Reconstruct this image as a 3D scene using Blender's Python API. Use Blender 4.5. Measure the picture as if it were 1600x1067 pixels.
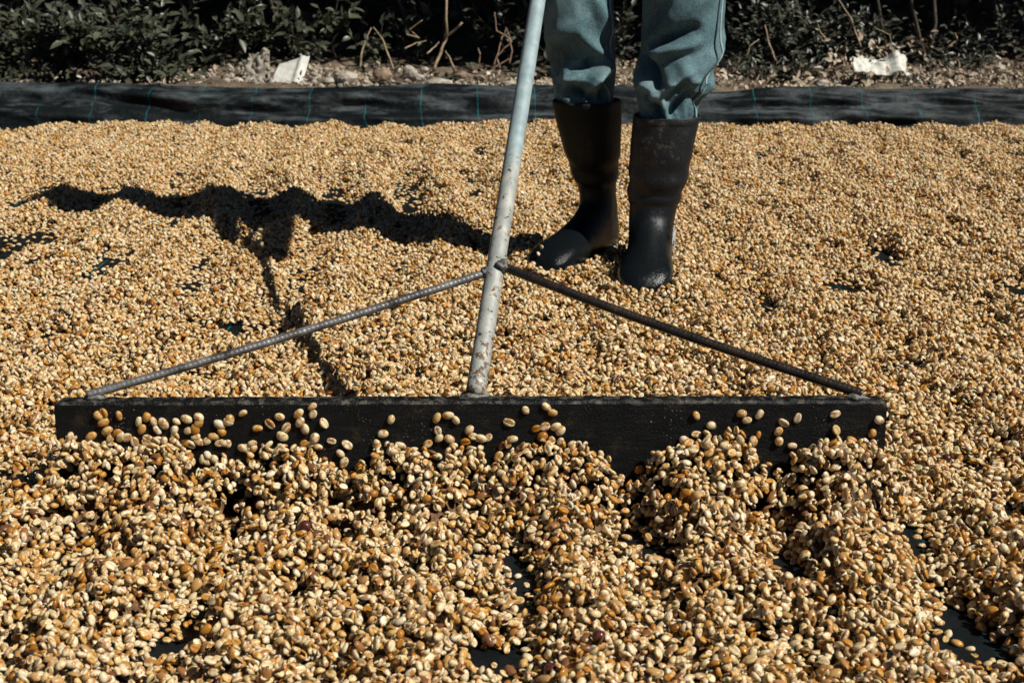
import bpy, bmesh, math, random
import numpy as np
from mathutils import Vector, Matrix, Euler, noise as mnoise

for o in list(bpy.data.objects):
    bpy.data.objects.remove(o)
S = bpy.context.scene
C = S.collection
rng = np.random.default_rng(11)
random.seed(5)

# ------------------------------------------------------------------ camera, sky, sun, exposure
F_PX, CX, CY = 2222.0, 800.0, 533.5          # focal length in photo pixels (1600 wide), centre
PITCH = math.atan(658 / F_PX)
CAM_H = math.cos(PITCH) / 1.43
cam = bpy.data.cameras.new('camera')
camo = bpy.data.objects.new('camera', cam)
C.objects.link(camo)
camo.location = (0, 0, CAM_H)
camo.rotation_euler = (math.pi / 2 - PITCH, 0, 0)
cam.sensor_width = 36
cam.lens = 50
cam.clip_start = 0.05
cam.clip_end = 3000
cam.dof.use_dof = True
cam.dof.focus_distance = 1.95
cam.dof.aperture_fstop = 14
S.camera = camo

SUN_EL = math.radians(47)
TO_SUN = Vector((0.880 * math.cos(SUN_EL), -0.475 * math.cos(SUN_EL), math.sin(SUN_EL))).normalized()
world = bpy.data.worlds.new('World')
S.world = world
world.use_nodes = True
wn = world.node_tree.nodes
sky = wn.new('ShaderNodeTexSky')
sky.sky_type = 'NISHITA'
sky.sun_disc = False
sky.altitude = 3800          # a mountain farm: deep, dark sky
sky.air_density = 0.38
sky.dust_density = 0.2
sky.sun_elevation = SUN_EL
sky.sun_rotation = math.atan2(TO_SUN.x, TO_SUN.y)
wn['Background'].inputs['Strength'].default_value = 0.05
world.node_tree.links.new(sky.outputs[0], wn['Background'].inputs['Color'])

sun = bpy.data.lights.new('sun', 'SUN')
sun.energy = 5.0
sun.angle = math.radians(0.5)
sun.color = (1.0, 0.965, 0.90)
suno = bpy.data.objects.new('sun', sun)
C.objects.link(suno)
suno.rotation_euler = TO_SUN.to_track_quat('Z', 'Y').to_euler()
suno.location = (4, -3, 6)

S.view_settings.view_transform = 'Standard'
S.view_settings.look = 'None'
S.view_settings.exposure = 0.15
S.view_settings.gamma = 1.0
S.view_settings.use_curve_mapping = False
S.render.engine = 'CYCLES'
S.render.resolution_x, S.render.resolution_y = 1024, 682
S.cycles.max_bounces = 6
S.cycles.diffuse_bounces = 1
S.cycles.glossy_bounces = 1
S.cycles.transmission_bounces = 2
S.cycles.sample_clamp_indirect = 4

_ct, _st = math.cos(PITCH), math.sin(PITCH)


def ray(px, py):
    a, b = (px - CX) / F_PX, (py - CY) / F_PX
    return np.array([a, _ct - b * _st, -_st - b * _ct])


def at(px, py, z=0.0):
    d = ray(px, py)
    return np.array([0, 0, CAM_H]) + d * ((z - CAM_H) / d[2])


def at_depth(px, py, Y):
    d = ray(px, py)
    return np.array([0, 0, CAM_H]) + d * (Y / d[1])


# ------------------------------------------------------------------ helpers
def tag(o, label=None, cat=None, group=None, kind=None):
    if label: o['label'] = label
    if cat: o['category'] = cat
    if group: o['group'] = group
    if kind: o['kind'] = kind
    return o


def empty(name, loc=(0, 0, 0)):
    o = bpy.data.objects.new(name, None)
    o.empty_display_size = 0.05
    o.location = loc
    C.objects.link(o)
    return o


def mesh_obj(name, verts, faces, m, parent=None, smooth=True, sub=0):
    me = bpy.data.meshes.new(name)
    me.from_pydata([tuple(map(float, v)) for v in verts], [], [tuple(map(int, f)) for f in faces])
    me.validate()
    if smooth:
        me.polygons.foreach_set('use_smooth', np.ones(len(me.polygons), bool))
    me.materials.append(m)
    o = bpy.data.objects.new(name, me)
    C.objects.link(o)
    if parent:
        o.parent = parent
        o.location = -Vector(parent.location) if not parent.parent else -Vector(parent.location) - Vector(parent.parent.location) * 0
    if sub:
        md = o.modifiers.new('sub', 'SUBSURF')
        md.levels = sub
        md.render_levels = sub
    return o


def ring_faces(nr, ns, cap0=True, cap1=True):
    f = []
    for i in range(nr - 1):
        for j in range(ns):
            k = (j + 1) % ns
            f.append((i * ns + j, i * ns + k, (i + 1) * ns + k, (i + 1) * ns + j))
    if cap0: f.append(tuple(range(ns - 1, -1, -1)))
    if cap1: f.append(tuple((nr - 1) * ns + j for j in range(ns)))
    return f


def tube(pts, radii, ns=8, wob=0.0, seed=0):
    """verts, faces of a tube along a polyline"""
    pts = [Vector(p) for p in pts]
    r = random.Random(seed)
    V = []
    n = len(pts)
    up = Vector((0.13, 0.21, 0.97))
    for i, p in enumerate(pts):
        t = (pts[min(i + 1, n - 1)] - pts[max(i - 1, 0)]).normalized()
        a = t.cross(up)
        if a.length < 1e-3: a = t.cross(Vector((1, 0, 0)))
        a.normalize()
        b = t.cross(a).normalized()
        R = radii[i] if hasattr(radii, '__len__') else radii
        for j in range(ns):
            th = 2 * math.pi * j / ns
            q = R * (1 + wob * (r.random() - 0.5))
            V.append(p + a * math.cos(th) * q + b * math.sin(th) * q)
    return V, ring_faces(n, ns)


class Geo:
    def __init__(s): s.v, s.f = [], []

    def add(s, vf):
        k = len(s.v)
        s.v += list(vf[0])
        s.f += [tuple(i + k for i in f) for f in vf[1]]
        return s


def box_vf(x0, x1, y0, y1, z0, z1):
    v = [(x, y, z) for z in (z0, z1) for y in (y0, y1) for x in (x0, x1)]
    f = [(0, 2, 3, 1), (4, 5, 7, 6), (0, 1, 5, 4), (1, 3, 7, 5), (3, 2, 6, 7), (2, 0, 4, 6)]
    return v, f


def vnoise(X, Y, scale, seed):
    """smooth value noise in -1..1 on arrays"""
    r = np.random.default_rng(seed)
    n = 256
    G = r.random((n, n)) * 2 - 1
    u, v = X / scale + 1000, Y / scale + 1000
    i, j = np.floor(u).astype(int), np.floor(v).astype(int)
    a, b = u - i, v - j
    a, b = a * a * (3 - 2 * a), b * b * (3 - 2 * b)
    g = lambda p, q: G[p % n, q % n]
    return (g(i, j) * (1 - a) + g(i + 1, j) * a) * (1 - b) + (g(i, j + 1) * (1 - a) + g(i + 1, j + 1) * a) * b


# ------------------------------------------------------------------ materials
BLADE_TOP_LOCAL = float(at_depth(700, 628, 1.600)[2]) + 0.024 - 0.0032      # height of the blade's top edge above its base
class NT:
    def __init__(s, name):
        s.m = bpy.data.materials.new(name)
        s.m.use_nodes = True
        s.t = s.m.node_tree
        s.bsdf = s.t.nodes['Principled BSDF']

    def n(s, typ, **kw):
        nd = s.t.nodes.new(typ)
        for k, v in kw.items():
            if k.startswith('i_'):
                nd.inputs[k[2:].replace('_', ' ')].default_value = v
            else:
                setattr(nd, k, v)
        return nd

    def l(s, a, b): s.t.links.new(a, b)

    def set(s, **kw):
        for k, v in kw.items():
            s.bsdf.inputs[k.replace('_', ' ')].default_value = v
        return s

    def ramp(s, fac, stops):
        r = s.n('ShaderNodeValToRGB')
        e = r.color_ramp.elements
        while len(e) < len(stops): e.new(0.5)
        for q, (p, c) in zip(e, stops):
            q.position = p
            q.color = (*c, 1) if len(c) == 3 else c
        s.l(fac, r.inputs[0])
        return r.outputs[0]

    def noise(s, scale, detail=4, coord='Object', vec=None, rough=0.55, dist=0.0):
        nz = s.n('ShaderNodeTexNoise')
        nz.inputs['Scale'].default_value = scale
        nz.inputs['Detail'].default_value = detail
        nz.inputs['Roughness'].default_value = rough
        nz.inputs['Distortion'].default_value = dist
        if vec is None:
            vec = s.n('ShaderNodeTexCoord').outputs[coord]
        s.l(vec, nz.inputs['Vector'])
        return nz.outputs['Fac']

    def bump(s, h, strength=0.3, dist=0.002, prev=None):
        b = s.n('ShaderNodeBump')
        b.inputs['Strength'].default_value = strength
        b.inputs['Distance'].default_value = dist
        s.l(h, b.inputs['Height'])
        if prev is not None: s.l(prev, b.inputs['Normal'])
        s.l(b.outputs[0], s.bsdf.inputs['Normal'])
        return b.outputs[0]

    def mix(s, fac, a, b):
        m = s.n('ShaderNodeMix', data_type='RGBA')
        for k, v in ((0, fac), (6, a), (7, b)):
            if isinstance(v, (int, float)): m.inputs[k].default_value = v
            elif isinstance(v, tuple): m.inputs[k].default_value = (*v, 1)
            else: s.l(v, m.inputs[k])
        return m.outputs[2]

    def math(s, op, a, b=None):
        m = s.n('ShaderNodeMath', operation=op)
        for k, v in ((0, a), (1, b)):
            if v is None: continue
            if isinstance(v, (int, float)): m.inputs[k].default_value = v
            else: s.l(v, m.inputs[k])
        return m.outputs[0]

    def col(s, sock): s.l(sock, s.bsdf.inputs['Base Color'])


def mat_bean():
    t = NT('parchment_bean')
    oi = t.n('ShaderNodeObjectInfo')
    tc = t.n('ShaderNodeTexCoord')
    off = t.n('ShaderNodeVectorMath', operation='SCALE')
    cmb = t.n('ShaderNodeCombineXYZ', i_X=31.0, i_Y=17.0, i_Z=53.0)
    t.l(cmb.outputs[0], off.inputs[0])
    t.l(oi.outputs['Random'], off.inputs['Scale'])
    add = t.n('ShaderNodeVectorMath', operation='ADD')
    t.l(tc.outputs['Object'], add.inputs[0])
    t.l(off.outputs[0], add.inputs[1])
    nz = t.noise(170, 3, vec=add.outputs[0], rough=0.6)
    skin = t.ramp(oi.outputs['Random'], [(0.0, (0.66, 0.55, 0.335)), (0.30, (0.64, 0.505, 0.275)), (0.52, (0.68, 0.60, 0.42)),
                                         (0.78, (0.59, 0.41, 0.17)), (0.92, (0.46, 0.22, 0.035)), (0.975, (0.34, 0.14, 0.025)), (0.99, (0.05, 0.02, 0.012))])
    honey = t.ramp(nz, [(0.49, (0, 0, 0)), (0.59, (1, 1, 1))])
    base = t.mix(t.math('MULTIPLY', honey, 0.85), skin, (0.40, 0.150, 0.008))
    t.col(base)
    t.set(Roughness=0.38, Specular_IOR_Level=0.42, Subsurface_Weight=0.3, Subsurface_Scale=0.0024)
    t.bsdf.inputs['Subsurface Radius'].default_value = (1.0, 0.34, 0.05)
    rr = t.ramp(nz, [(0.4, (0.5, 0.5, 0.5)), (0.65, (0.2, 0.2, 0.2))])
    t.l(rr, t.bsdf.inputs['Roughness'])
    t.bump(t.noise(420, 3, vec=add.outputs[0]), 0.35, 0.0006)
    return t.m


def mat_husk():
    t = NT('dry_husk')
    oi = t.n('ShaderNodeObjectInfo')
    t.col(t.ramp(oi.outputs['Random'], [(0, (0.50, 0.30, 0.11)), (0.6, (0.36, 0.17, 0.05)), (1, (0.13, 0.05, 0.025))]))
    t.set(Roughness=0.28)
    t.bump(t.noise(500, 3), 0.5, 0.0006)
    return t.m


def mat_cherry():
    t = NT('dark_cherry')
    t.col(t.ramp(t.noise(250, 3), [(0.35, (0.045, 0.012, 0.012)), (0.7, (0.14, 0.04, 0.025))]))
    t.set(Roughness=0.22)
    t.bump(t.noise(300, 3), 0.4, 0.001)
    return t.m


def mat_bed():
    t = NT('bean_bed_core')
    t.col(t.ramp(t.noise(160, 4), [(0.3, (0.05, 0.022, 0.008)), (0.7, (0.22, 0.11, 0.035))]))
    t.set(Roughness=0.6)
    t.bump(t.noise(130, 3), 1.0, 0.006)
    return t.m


def mat_tarp():
    t = NT('woven_tarp')
    tc = t.n('ShaderNodeTexCoord')
    sep = t.n('ShaderNodeSeparateXYZ')
    t.l(tc.outputs['UV'], sep.inputs[0])
    # stretched wear marks
    mp = t.n('ShaderNodeMapping')
    mp.inputs['Scale'].default_value = (2.2, 7, 7)
    t.l(tc.outputs['Object'], mp.inputs['Vector'])
    wear = t.ramp(t.noise(2.2, 7, vec=mp.outputs[0], rough=0.68), [(0.47, (0, 0, 0)), (0.76, (1, 1, 1))])
    berm = t.ramp(t.math('SUBTRACT', sep.outputs[1], 4.3), [(0.55, (0.06, 0.06, 0.06)), (0.68, (1, 1, 1))])
    base = t.mix(t.math('MULTIPLY', wear, berm), (0.0025, 0.005, 0.006), (0.12, 0.14, 0.145))
    fine = t.ramp(t.noise(420, 2), [(0.62, (0, 0, 0)), (0.74, (1, 1, 1))])
    base = t.mix(t.math('MULTIPLY', fine, 0.16), base, (0.09, 0.10, 0.10))
    # teal marker threads, one each 19 cm (printed into the weave)
    fr = t.math('FRACT', t.math('ADD', t.math('DIVIDE', sep.outputs[0], 0.192), 100.09))
    d = t.math('ABSOLUTE', t.math('SUBTRACT', fr, 0.5))
    line = t.math('LESS_THAN', d, 0.0085)
    dash = t.math('LESS_THAN', t.math('FRACT', t.math('MULTIPLY', sep.outputs[1], 125.0)), 0.62)
    brk = t.ramp(t.noise(9, 3), [(0.38, (0.1, 0.1, 0.1)), (0.60, (1, 1, 1))])
    base = t.mix(t.math('MULTIPLY', t.math('MULTIPLY', line, dash), brk), base, (0.0, 0.17, 0.19))
    t.col(base)
    t.set(Roughness=0.58, Specular_IOR_Level=0.2)
    w1 = t.n('ShaderNodeTexWave', i_Scale=140.0)
    t.l(tc.outputs['UV'], w1.inputs['Vector'])
    b = t.bump(t.noise(14, 5), 0.55, 0.02)
    t.bump(w1.outputs['Fac'], 0.25, 0.0008, prev=b)
    return t.m


def mat_soil():
    t = NT('soil')
    t.col(t.ramp(t.noise(7, 8, rough=0.7), [(0.3, (0.05, 0.036, 0.024)), (0.55, (0.17, 0.125, 0.08)), (0.75, (0.34, 0.27, 0.19))]))
    t.set(Roughness=0.9)
    b = t.bump(t.noise(18, 8, rough=0.7), 1.0, 0.03)
    t.bump(t.noise(120, 4), 0.6, 0.004, prev=b)
    return t.m


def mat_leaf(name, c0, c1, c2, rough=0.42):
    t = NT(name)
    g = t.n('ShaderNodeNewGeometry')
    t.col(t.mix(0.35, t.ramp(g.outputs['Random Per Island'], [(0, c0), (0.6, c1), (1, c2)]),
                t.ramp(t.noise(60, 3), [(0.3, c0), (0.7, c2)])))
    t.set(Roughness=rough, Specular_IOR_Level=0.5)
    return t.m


def mat_simple(name, stops, scale, rough, bump=(0, 0, 0), detail=5, metal=0.0):
    t = NT(name)
    t.col(t.ramp(t.noise(scale, detail, rough=0.65), stops))
    t.set(Roughness=rough, Metallic=metal)
    if bump[0]: t.bump(t.noise(bump[0], 5, rough=0.65), bump[1], bump[2])
    return t.m


def mat_denim():
    t = NT('washed_denim')
    tc = t.n('ShaderNodeTexCoord')
    wash = t.noise(9, 5, rough=0.65)
    base = t.ramp(wash, [(0.34, (0.013, 0.052, 0.066)), (0.50, (0.045, 0.112, 0.130)), (0.68, (0.150, 0.230, 0.242))])
    spk = t.noise(560, 3, rough=0.7)
    base = t.mix(t.math('MULTIPLY', t.ramp(spk, [(0.42, (0, 0, 0)), (0.6, (1, 1, 1))]), 0.30), base, (0.38, 0.47, 0.47))
    t.col(base)
    t.set(Roughness=0.85, Specular_IOR_Level=0.2)
    mp = t.n('ShaderNodeMapping')
    mp.inputs['Rotation'].default_value = (0, math.radians(35), 0)
    t.l(tc.outputs['Object'], mp.inputs['Vector'])
    w = t.n('ShaderNodeTexWave', i_Scale=220.0, i_Distortion=1.5)
    t.l(mp.outputs[0], w.inputs['Vector'])
    b = t.bump(t.noise(45, 5), 0.35, 0.006)
    t.bump(w.outputs['Fac'], 0.3, 0.0006, prev=b)
    return t.m


def mat_rubber(name='black_rubber', dusty=0.7, spec=0.45):
    t = NT(name)
    tc = t.n('ShaderNodeTexCoord')
    sep = t.n('ShaderNodeSeparateXYZ')
    t.l(tc.outputs['Object'], sep.inputs[0])
    # dusty, scuffed shaft; wet foot
    scuff = t.noise(60, 8, rough=0.75)
    dust = t.noise(9, 4)
    k = t.math('MULTIPLY', t.ramp(scuff, [(0.52, (0, 0, 0)), (0.66, (1, 1, 1))]), t.ramp(dust, [(0.42, (0.05, 0.05, 0.05)), (0.62, (1, 1, 1))]))
    hi = t.ramp(sep.outputs[2], [(0.10, (0, 0, 0)), (0.26, (1, 1, 1))])
    base = t.mix(t.math('MULTIPLY', t.math('MULTIPLY', k, hi), dusty), (0.0045, 0.0065, 0.0075), (0.22, 0.19, 0.155))
    # dried pale residue on the outer ankle, with a ragged edge
    t.col(base)
    wet = t.ramp(sep.outputs[2], [(0.06, (0.24, 0.24, 0.24)), (0.10, (0.36, 0.36, 0.36)), (0.22, (0.45, 0.45, 0.45)), (0.30, (0.60, 0.60, 0.60))])
    t.l(wet, t.bsdf.inputs['Roughness'])
    t.set(Specular_IOR_Level=spec)
    b = t.bump(t.noise(40, 4), 0.35, 0.006)
    t.bump(t.noise(300, 4, rough=0.65), 0.6, 0.0018, prev=b)
    return t.m


def mat_pipe():
    t = NT('galvanised_pipe')
    tc = t.n('ShaderNodeTexCoord')
    sep = t.n('ShaderNodeSeparateXYZ')
    t.l(tc.outputs['UV'], sep.inputs[0])      # V = metres along the pipe
    flakes = t.noise(95, 6, rough=0.7)
    mp = t.n('ShaderNodeMapping')
    mp.inputs['Scale'].default_value = (1, 1, 0.35)
    t.l(tc.outputs['Object'], mp.inputs['Vector'])
    streak = t.noise(50, 5, vec=mp.outputs[0], rough=0.6)
    clean = t.ramp(streak, [(0.3, (0.23, 0.31, 0.32)), (0.7, (0.40, 0.49, 0.49))])
    dirty = t.ramp(streak, [(0.3, (0.25, 0.27, 0.25)), (0.7, (0.48, 0.48, 0.42))])
    low = t.ramp(sep.outputs[1], [(0.37, (1, 1, 1)), (0.44, (0, 0, 0))])
    base = t.mix(low, clean, dirty)
    vlow = t.ramp(sep.outputs[1], [(0.0, (0.52, 0.52, 0.52)), (0.07, (0.42, 0.42, 0.42)), (0.38, (0.40, 0.40, 0.40)), (0.55, (0.26, 0.26, 0.26))])
    spot = t.math('LESS_THAN', flakes, vlow)
    base = t.mix(spot, base, t.ramp(streak, [(0.35, (0.05, 0.028, 0.016)), (0.6, (0.20, 0.12, 0.065))]))
    t.col(base)
    t.set(Roughness=0.5, Metallic=0.15)
    t.bump(flakes, 0.35, 0.0012)
    return t.m


def mat_wetwood():
    t = NT('wet_black_wood')
    tc = t.n('ShaderNodeTexCoord')
    mp = t.n('ShaderNodeMapping')
    mp.inputs['Scale'].default_value = (0.15, 1, 1)
    t.l(tc.outputs['Object'], mp.inputs['Vector'])
    grain = t.noise(160, 5, vec=mp.outputs[0], rough=0.7)
    glint_speck = t.math('MULTIPLY', t.math('GREATER_THAN', t.noise(420, 2), 0.70), t.ramp(t.noise(14, 3), [(0.50, (0, 0, 0)), (0.62, (1, 1, 1))]))  # pale dots: bits of debris, also painted for the wet glints
    t.col(t.mix(glint_speck, t.ramp(grain, [(0.35, (0.003, 0.0045, 0.005)), (0.7, (0.010, 0.010, 0.010))]), (0.40, 0.34, 0.25)))
    sepz = t.n('ShaderNodeSeparateXYZ')
    t.l(tc.outputs['Object'], sepz.inputs[0])
    arris = t.math('MULTIPLY', t.math('GREATER_THAN', sepz.outputs[2], BLADE_TOP_LOCAL), t.ramp(t.noise(75, 5, rough=0.7), [(0.50, (0, 0, 0)), (0.64, (1, 1, 1))]))  # pale smear on the top edge, also painting in its lit line
    smear = t.math('MULTIPLY', t.ramp(t.noise(24, 6, rough=0.75), [(0.56, (0, 0, 0)), (0.72, (1, 1, 1))]), 0.16)
    cur = t.bsdf.inputs['Base Color'].links[0].from_socket
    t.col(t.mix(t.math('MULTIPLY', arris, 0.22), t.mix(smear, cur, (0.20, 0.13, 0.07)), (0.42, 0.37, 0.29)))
    t.set(Roughness=0.4, Specular_IOR_Level=0.2)
    b = t.bump(grain, 0.5, 0.002)
    t.bump(t.noise(520, 3), 0.8, 0.0016, prev=b)
    return t.m


M = dict(
    bean=mat_bean(), husk=mat_husk(), cherry=mat_cherry(), bed=mat_bed(), tarp=mat_tarp(), soil=mat_soil(),
    denim=mat_denim(), rubber=mat_rubber(), shaderubber=mat_rubber('shaded_black_rubber', 0.08, 0.22), pipe=mat_pipe(), wood=mat_wetwood(),  # left boot rubber: dust and sheen cut to paint in its shade
    rebar=mat_simple('steel_rebar', [(0.3, (0.05, 0.048, 0.045)), (0.5, (0.20, 0.19, 0.18)), (0.75, (0.42, 0.40, 0.37))], 40, 0.36, (200, 0.4, 0.001), metal=0.5),
    darkrebar=mat_simple('dark_rebar', [(0.35, (0.010, 0.010, 0.010)), (0.65, (0.045, 0.032, 0.022)), (0.8, (0.15, 0.10, 0.06))], 60, 0.35, (200, 0.5, 0.001), metal=0.3),  # darker steel for the right rod
    weld=mat_simple('weld_metal', [(0.35, (0.03, 0.025, 0.02)), (0.7, (0.30, 0.29, 0.26))], 150, 0.5, (220, 0.8, 0.002)),
    leaf_broad=mat_leaf('broad_leaf', (0.016, 0.022, 0.015), (0.045, 0.055, 0.030), (0.105, 0.110, 0.065)),
    leaf_small=mat_leaf('small_leaf', (0.016, 0.022, 0.016), (0.040, 0.050, 0.032), (0.115, 0.115, 0.080)),
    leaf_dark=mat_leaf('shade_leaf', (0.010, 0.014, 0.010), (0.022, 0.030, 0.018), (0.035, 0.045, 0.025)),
    leaf_dry=mat_leaf('dry_leaf', (0.10, 0.058, 0.030), (0.34, 0.245, 0.15), (0.62, 0.53, 0.40), 0.7),
    bark=mat_simple('bark', [(0.3, (0.03, 0.024, 0.018)), (0.7, (0.10, 0.08, 0.06))], 40, 0.9, (60, 0.8, 0.004)),
    drytwig=mat_simple('dry_twig', [(0.3, (0.22, 0.15, 0.085)), (0.7, (0.45, 0.34, 0.21))], 60, 0.8, (120, 0.5, 0.001)),
    redtwig=mat_simple('red_twig', [(0.3, (0.16, 0.08, 0.05)), (0.7, (0.42, 0.27, 0.19))], 60, 0.8),
    stone=mat_simple('pale_stone', [(0.3, (0.24, 0.20, 0.15)), (0.7, (0.50, 0.45, 0.37))], 30, 0.85, (60, 0.8, 0.006)),
    brownstone=mat_simple('brown_stone', [(0.3, (0.14, 0.09, 0.055)), (0.7, (0.36, 0.26, 0.17))], 30, 0.85, (60, 0.8, 0.006)),
    sack=mat_simple('white_sack', [(0.3, (0.50, 0.49, 0.43)), (0.7, (0.66, 0.65, 0.58))], 25, 0.7, (30, 0.5, 0.01)),
    card=mat_simple('dirty_paper', [(0.3, (0.22, 0.19, 0.145)), (0.7, (0.44, 0.39, 0.31))], 35, 0.9, (60, 0.9, 0.01)),
    skin=mat_simple('skin', [(0.3, (0.22, 0.12, 0.075)), (0.7, (0.30, 0.17, 0.11))], 30, 0.5),
    shirt=mat_simple('shirt_cloth', [(0.3, (0.10, 0.12, 0.13)), (0.7, (0.16, 0.19, 0.20))], 20, 0.85, (60, 0.5, 0.005)),
    hat=mat_simple('straw', [(0.3, (0.35, 0.26, 0.14)), (0.7, (0.50, 0.40, 0.24))], 90, 0.8, (200, 0.7, 0.002)),
    eye=mat_simple('eye', [(0.3, (0.02, 0.015, 0.01)), (0.7, (0.04, 0.03, 0.02))], 60, 0.2),
    hair=mat_simple('dark_hair', [(0.3, (0.012, 0.010, 0.008)), (0.7, (0.03, 0.024, 0.02))], 90, 0.6),
    thread=mat_simple('seam_thread', [(0.3, (0.02, 0.035, 0.04)), (0.7, (0.05, 0.075, 0.08))], 200, 0.9),
    palethread=mat_simple('pale_seam', [(0.3, (0.22, 0.32, 0.32)), (0.7, (0.36, 0.46, 0.46))], 200, 0.9),
    residue=mat_simple('dried_residue', [(0.35, (0.32, 0.33, 0.32)), (0.7, (0.62, 0.62, 0.58))], 120, 0.5, (200, 0.8, 0.002)),
)

# ------------------------------------------------------------------ the ground and the tarp
TARP_Z = -0.024
BED_END = lambda x: 4.955 + 0.02 * np.sin(x * 3.1) + 0.012 * np.sin(x * 11 + 1)


def grid_mesh(name, xs, ys, zf, m, kind=None, uv=True):
    X, Y = np.meshgrid(xs, ys)
    r = zf(X, Y)
    if isinstance(r, tuple): X2, Y2, Z = r
    else: X2, Y2, Z = X, Y, r
    v = np.stack([X2, Y2, Z], -1).reshape(-1, 3)
    nx, ny = len(xs), len(ys)
    i = np.arange(nx * ny).reshape(ny, nx)
    f = np.stack([i[:-1, :-1], i[:-1, 1:], i[1:, 1:], i[1:, :-1]], -1).reshape(-1, 4)
    me = bpy.data.meshes.new(name)
    me.vertices.add(len(v)); me.vertices.foreach_set('co', v.astype(np.float32).ravel())
    me.loops.add(f.size); me.loops.foreach_set('vertex_index', f.astype(np.int32).ravel())
    me.polygons.add(len(f)); me.polygons.foreach_set('loop_start', np.arange(0, f.size, 4, dtype=np.int32))
    me.polygons.foreach_set('loop_total', np.full(len(f), 4, np.int32))
    me.polygons.foreach_set('use_smooth', np.ones(len(f), bool))
    if uv:
        l = me.uv_layers.new(name='UVMap')
        uvs = np.stack([X, Y], -1).reshape(-1, 2)[f.ravel()]
        l.data.foreach_set('uv', uvs.astype(np.float32).ravel())
    me.update(); me.validate()
    me.materials.append(m)
    o = bpy.data.objects.new(name, me)
    C.objects.link(o)
    if kind: o['kind'] = kind
    return o


def ground_z(X, Y):
    """flat under the tarp, a low litter bank behind it, then an earth bank under the hedge"""
    z = np.full_like(X, TARP_Z - 0.012)
    t = np.clip((Y - 5.02) / 0.16, 0, 1); t = t * t * (3 - 2 * t)
    edge = np.clip((6 - np.abs(X)) / 1.5, 0, 1)
    z += t * edge * (0.125 + 0.03 * vnoise(X, Y, 0.5, 3) + 0.022 * vnoise(X, Y, 0.12, 4) + 0.01 * vnoise(X, Y, 0.04, 5))
    t2 = np.clip((Y - 6.6) / 2.2, 0, 1)
    z += t2 * t2 * (3 - 2 * t2) * (1.25 + 0.15 * vnoise(X, Y, 0.9, 6))
    return z


ax = np.concatenate([-np.geomspace(900, 4.2, 26), np.arange(-4.0, 4.01, 0.04), np.geomspace(4.2, 900, 26)])
ay = np.concatenate([-np.geomspace(900, 0.4, 24), np.arange(0.0, 4.9, 0.25), np.arange(4.95, 7.0, 0.035), np.arange(7.05, 9.2, 0.12), np.geomspace(9.4, 1500, 24)])
ground = grid_mesh('ground', ax, ay, ground_z, M['soil'], 'structure')


def tarp_top(X):
    return 0.106 + 0.013 * vnoise(X, X * 0, 0.9, 21) + 0.008 * vnoise(X, X * 0, 0.33, 22) + 0.012 * np.clip(np.abs(X) - 1.2, 0, 1)


def tarp_fn(X, Y):
    """Y here runs along the cloth: flat to 4.95, then up the berm and down behind it"""
    s = Y - 4.95
    top = tarp_top(X)
    yy = Y.copy(); zz = np.full_like(X, TARP_Z)
    up = np.clip(s / 0.20, 0, 1)
    rise = up ** 0.85
    zz = TARP_Z + (top - TARP_Z) * rise
    yy = np.where(s > 0, 4.95 + 0.13 * up, Y)
    over = np.clip((s - 0.20) / 0.10, 0, 1)
    zz = zz - over * 0.035
    yy = np.where(s > 0.20, 5.08 + 0.10 * over, yy)
    w = np.clip(s / 0.03, 0, 1) * (1 - over)
    fold = 0.018 * vnoise(X, s * 3.2, 0.33, 31) + 0.013 * vnoise(X + s * 2, s * 4, 0.13, 32) + 0.009 * np.sin((s * 52 + 2.2 * vnoise(X, s, 0.5, 33)))
    yy = yy - w * (fold + 0.006)
    zz = zz + w * fold * 0.5
    flat = 1 - np.clip((s + 0.05) / 0.05, 0, 1)
    zz = zz + flat * (0.003 * vnoise(X, Y, 0.09, 34) + 0.002 * vnoise(X, Y, 0.03, 35))
    xx = X + 0.03 * vnoise(X, Y * 0.3, 0.45, 36) + w * 0.02 * vnoise(X, Y, 0.22, 37)
    return xx, yy, zz


tarp = grid_mesh('ground_tarp', np.arange(-3.6, 3.601, 0.02),
                 np.concatenate([np.arange(0.35, 4.9, 0.03), np.arange(4.91, 5.26, 0.008)]), tarp_fn, M['tarp'])
tag(tarp, 'black woven tarp with teal threads, spread under the beans and raised at the back', 'tarp')

# ------------------------------------------------------------------ shape of the bean bed
RES = 0.002
X0, X1, Y0, Y1 = -2.30, 2.30, 0.95, 5.02
NX, NY = int((X1 - X0) / RES), int((Y1 - Y0) / RES)
gx = X0 + (np.arange(NX) + 0.5) * RES
gy = Y0 + (np.arange(NY) + 0.5) * RES
cs = 4                                     # target surface on an 8 mm grid
tx, ty = gx[::cs], gy[::cs]
TX, TY = np.meshgrid(tx, ty)
BLADE_Y, BLADE_T = 1.600, 0.024
BLADE_X0, BLADE_X1 = at_depth(85, 630, BLADE_Y)[0], at_depth(1388, 627, BLADE_Y)[0]
BLADE_Z = float(at_depth(700, 628, BLADE_Y)[2])

behind = np.clip((TY - 1.63) / 0.15, 0, 1)
front = np.clip((1.70 - TY) / 0.2, 0, 1)
inblade = np.clip((0.535 - np.abs(TX + 0.05)) / 0.05, 0, 1)
T = 0.000 + 0.006 * vnoise(TX, TY, 0.45, 41) + 0.006 * vnoise(TX, TY, 0.13, 42) + 0.004 * vnoise(TX, TY, 0.05, 43) + 0.0065 * vnoise(TX, TY, 0.026, 54) + 0.006 * vnoise(TX, TY, 0.014, 55)
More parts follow.
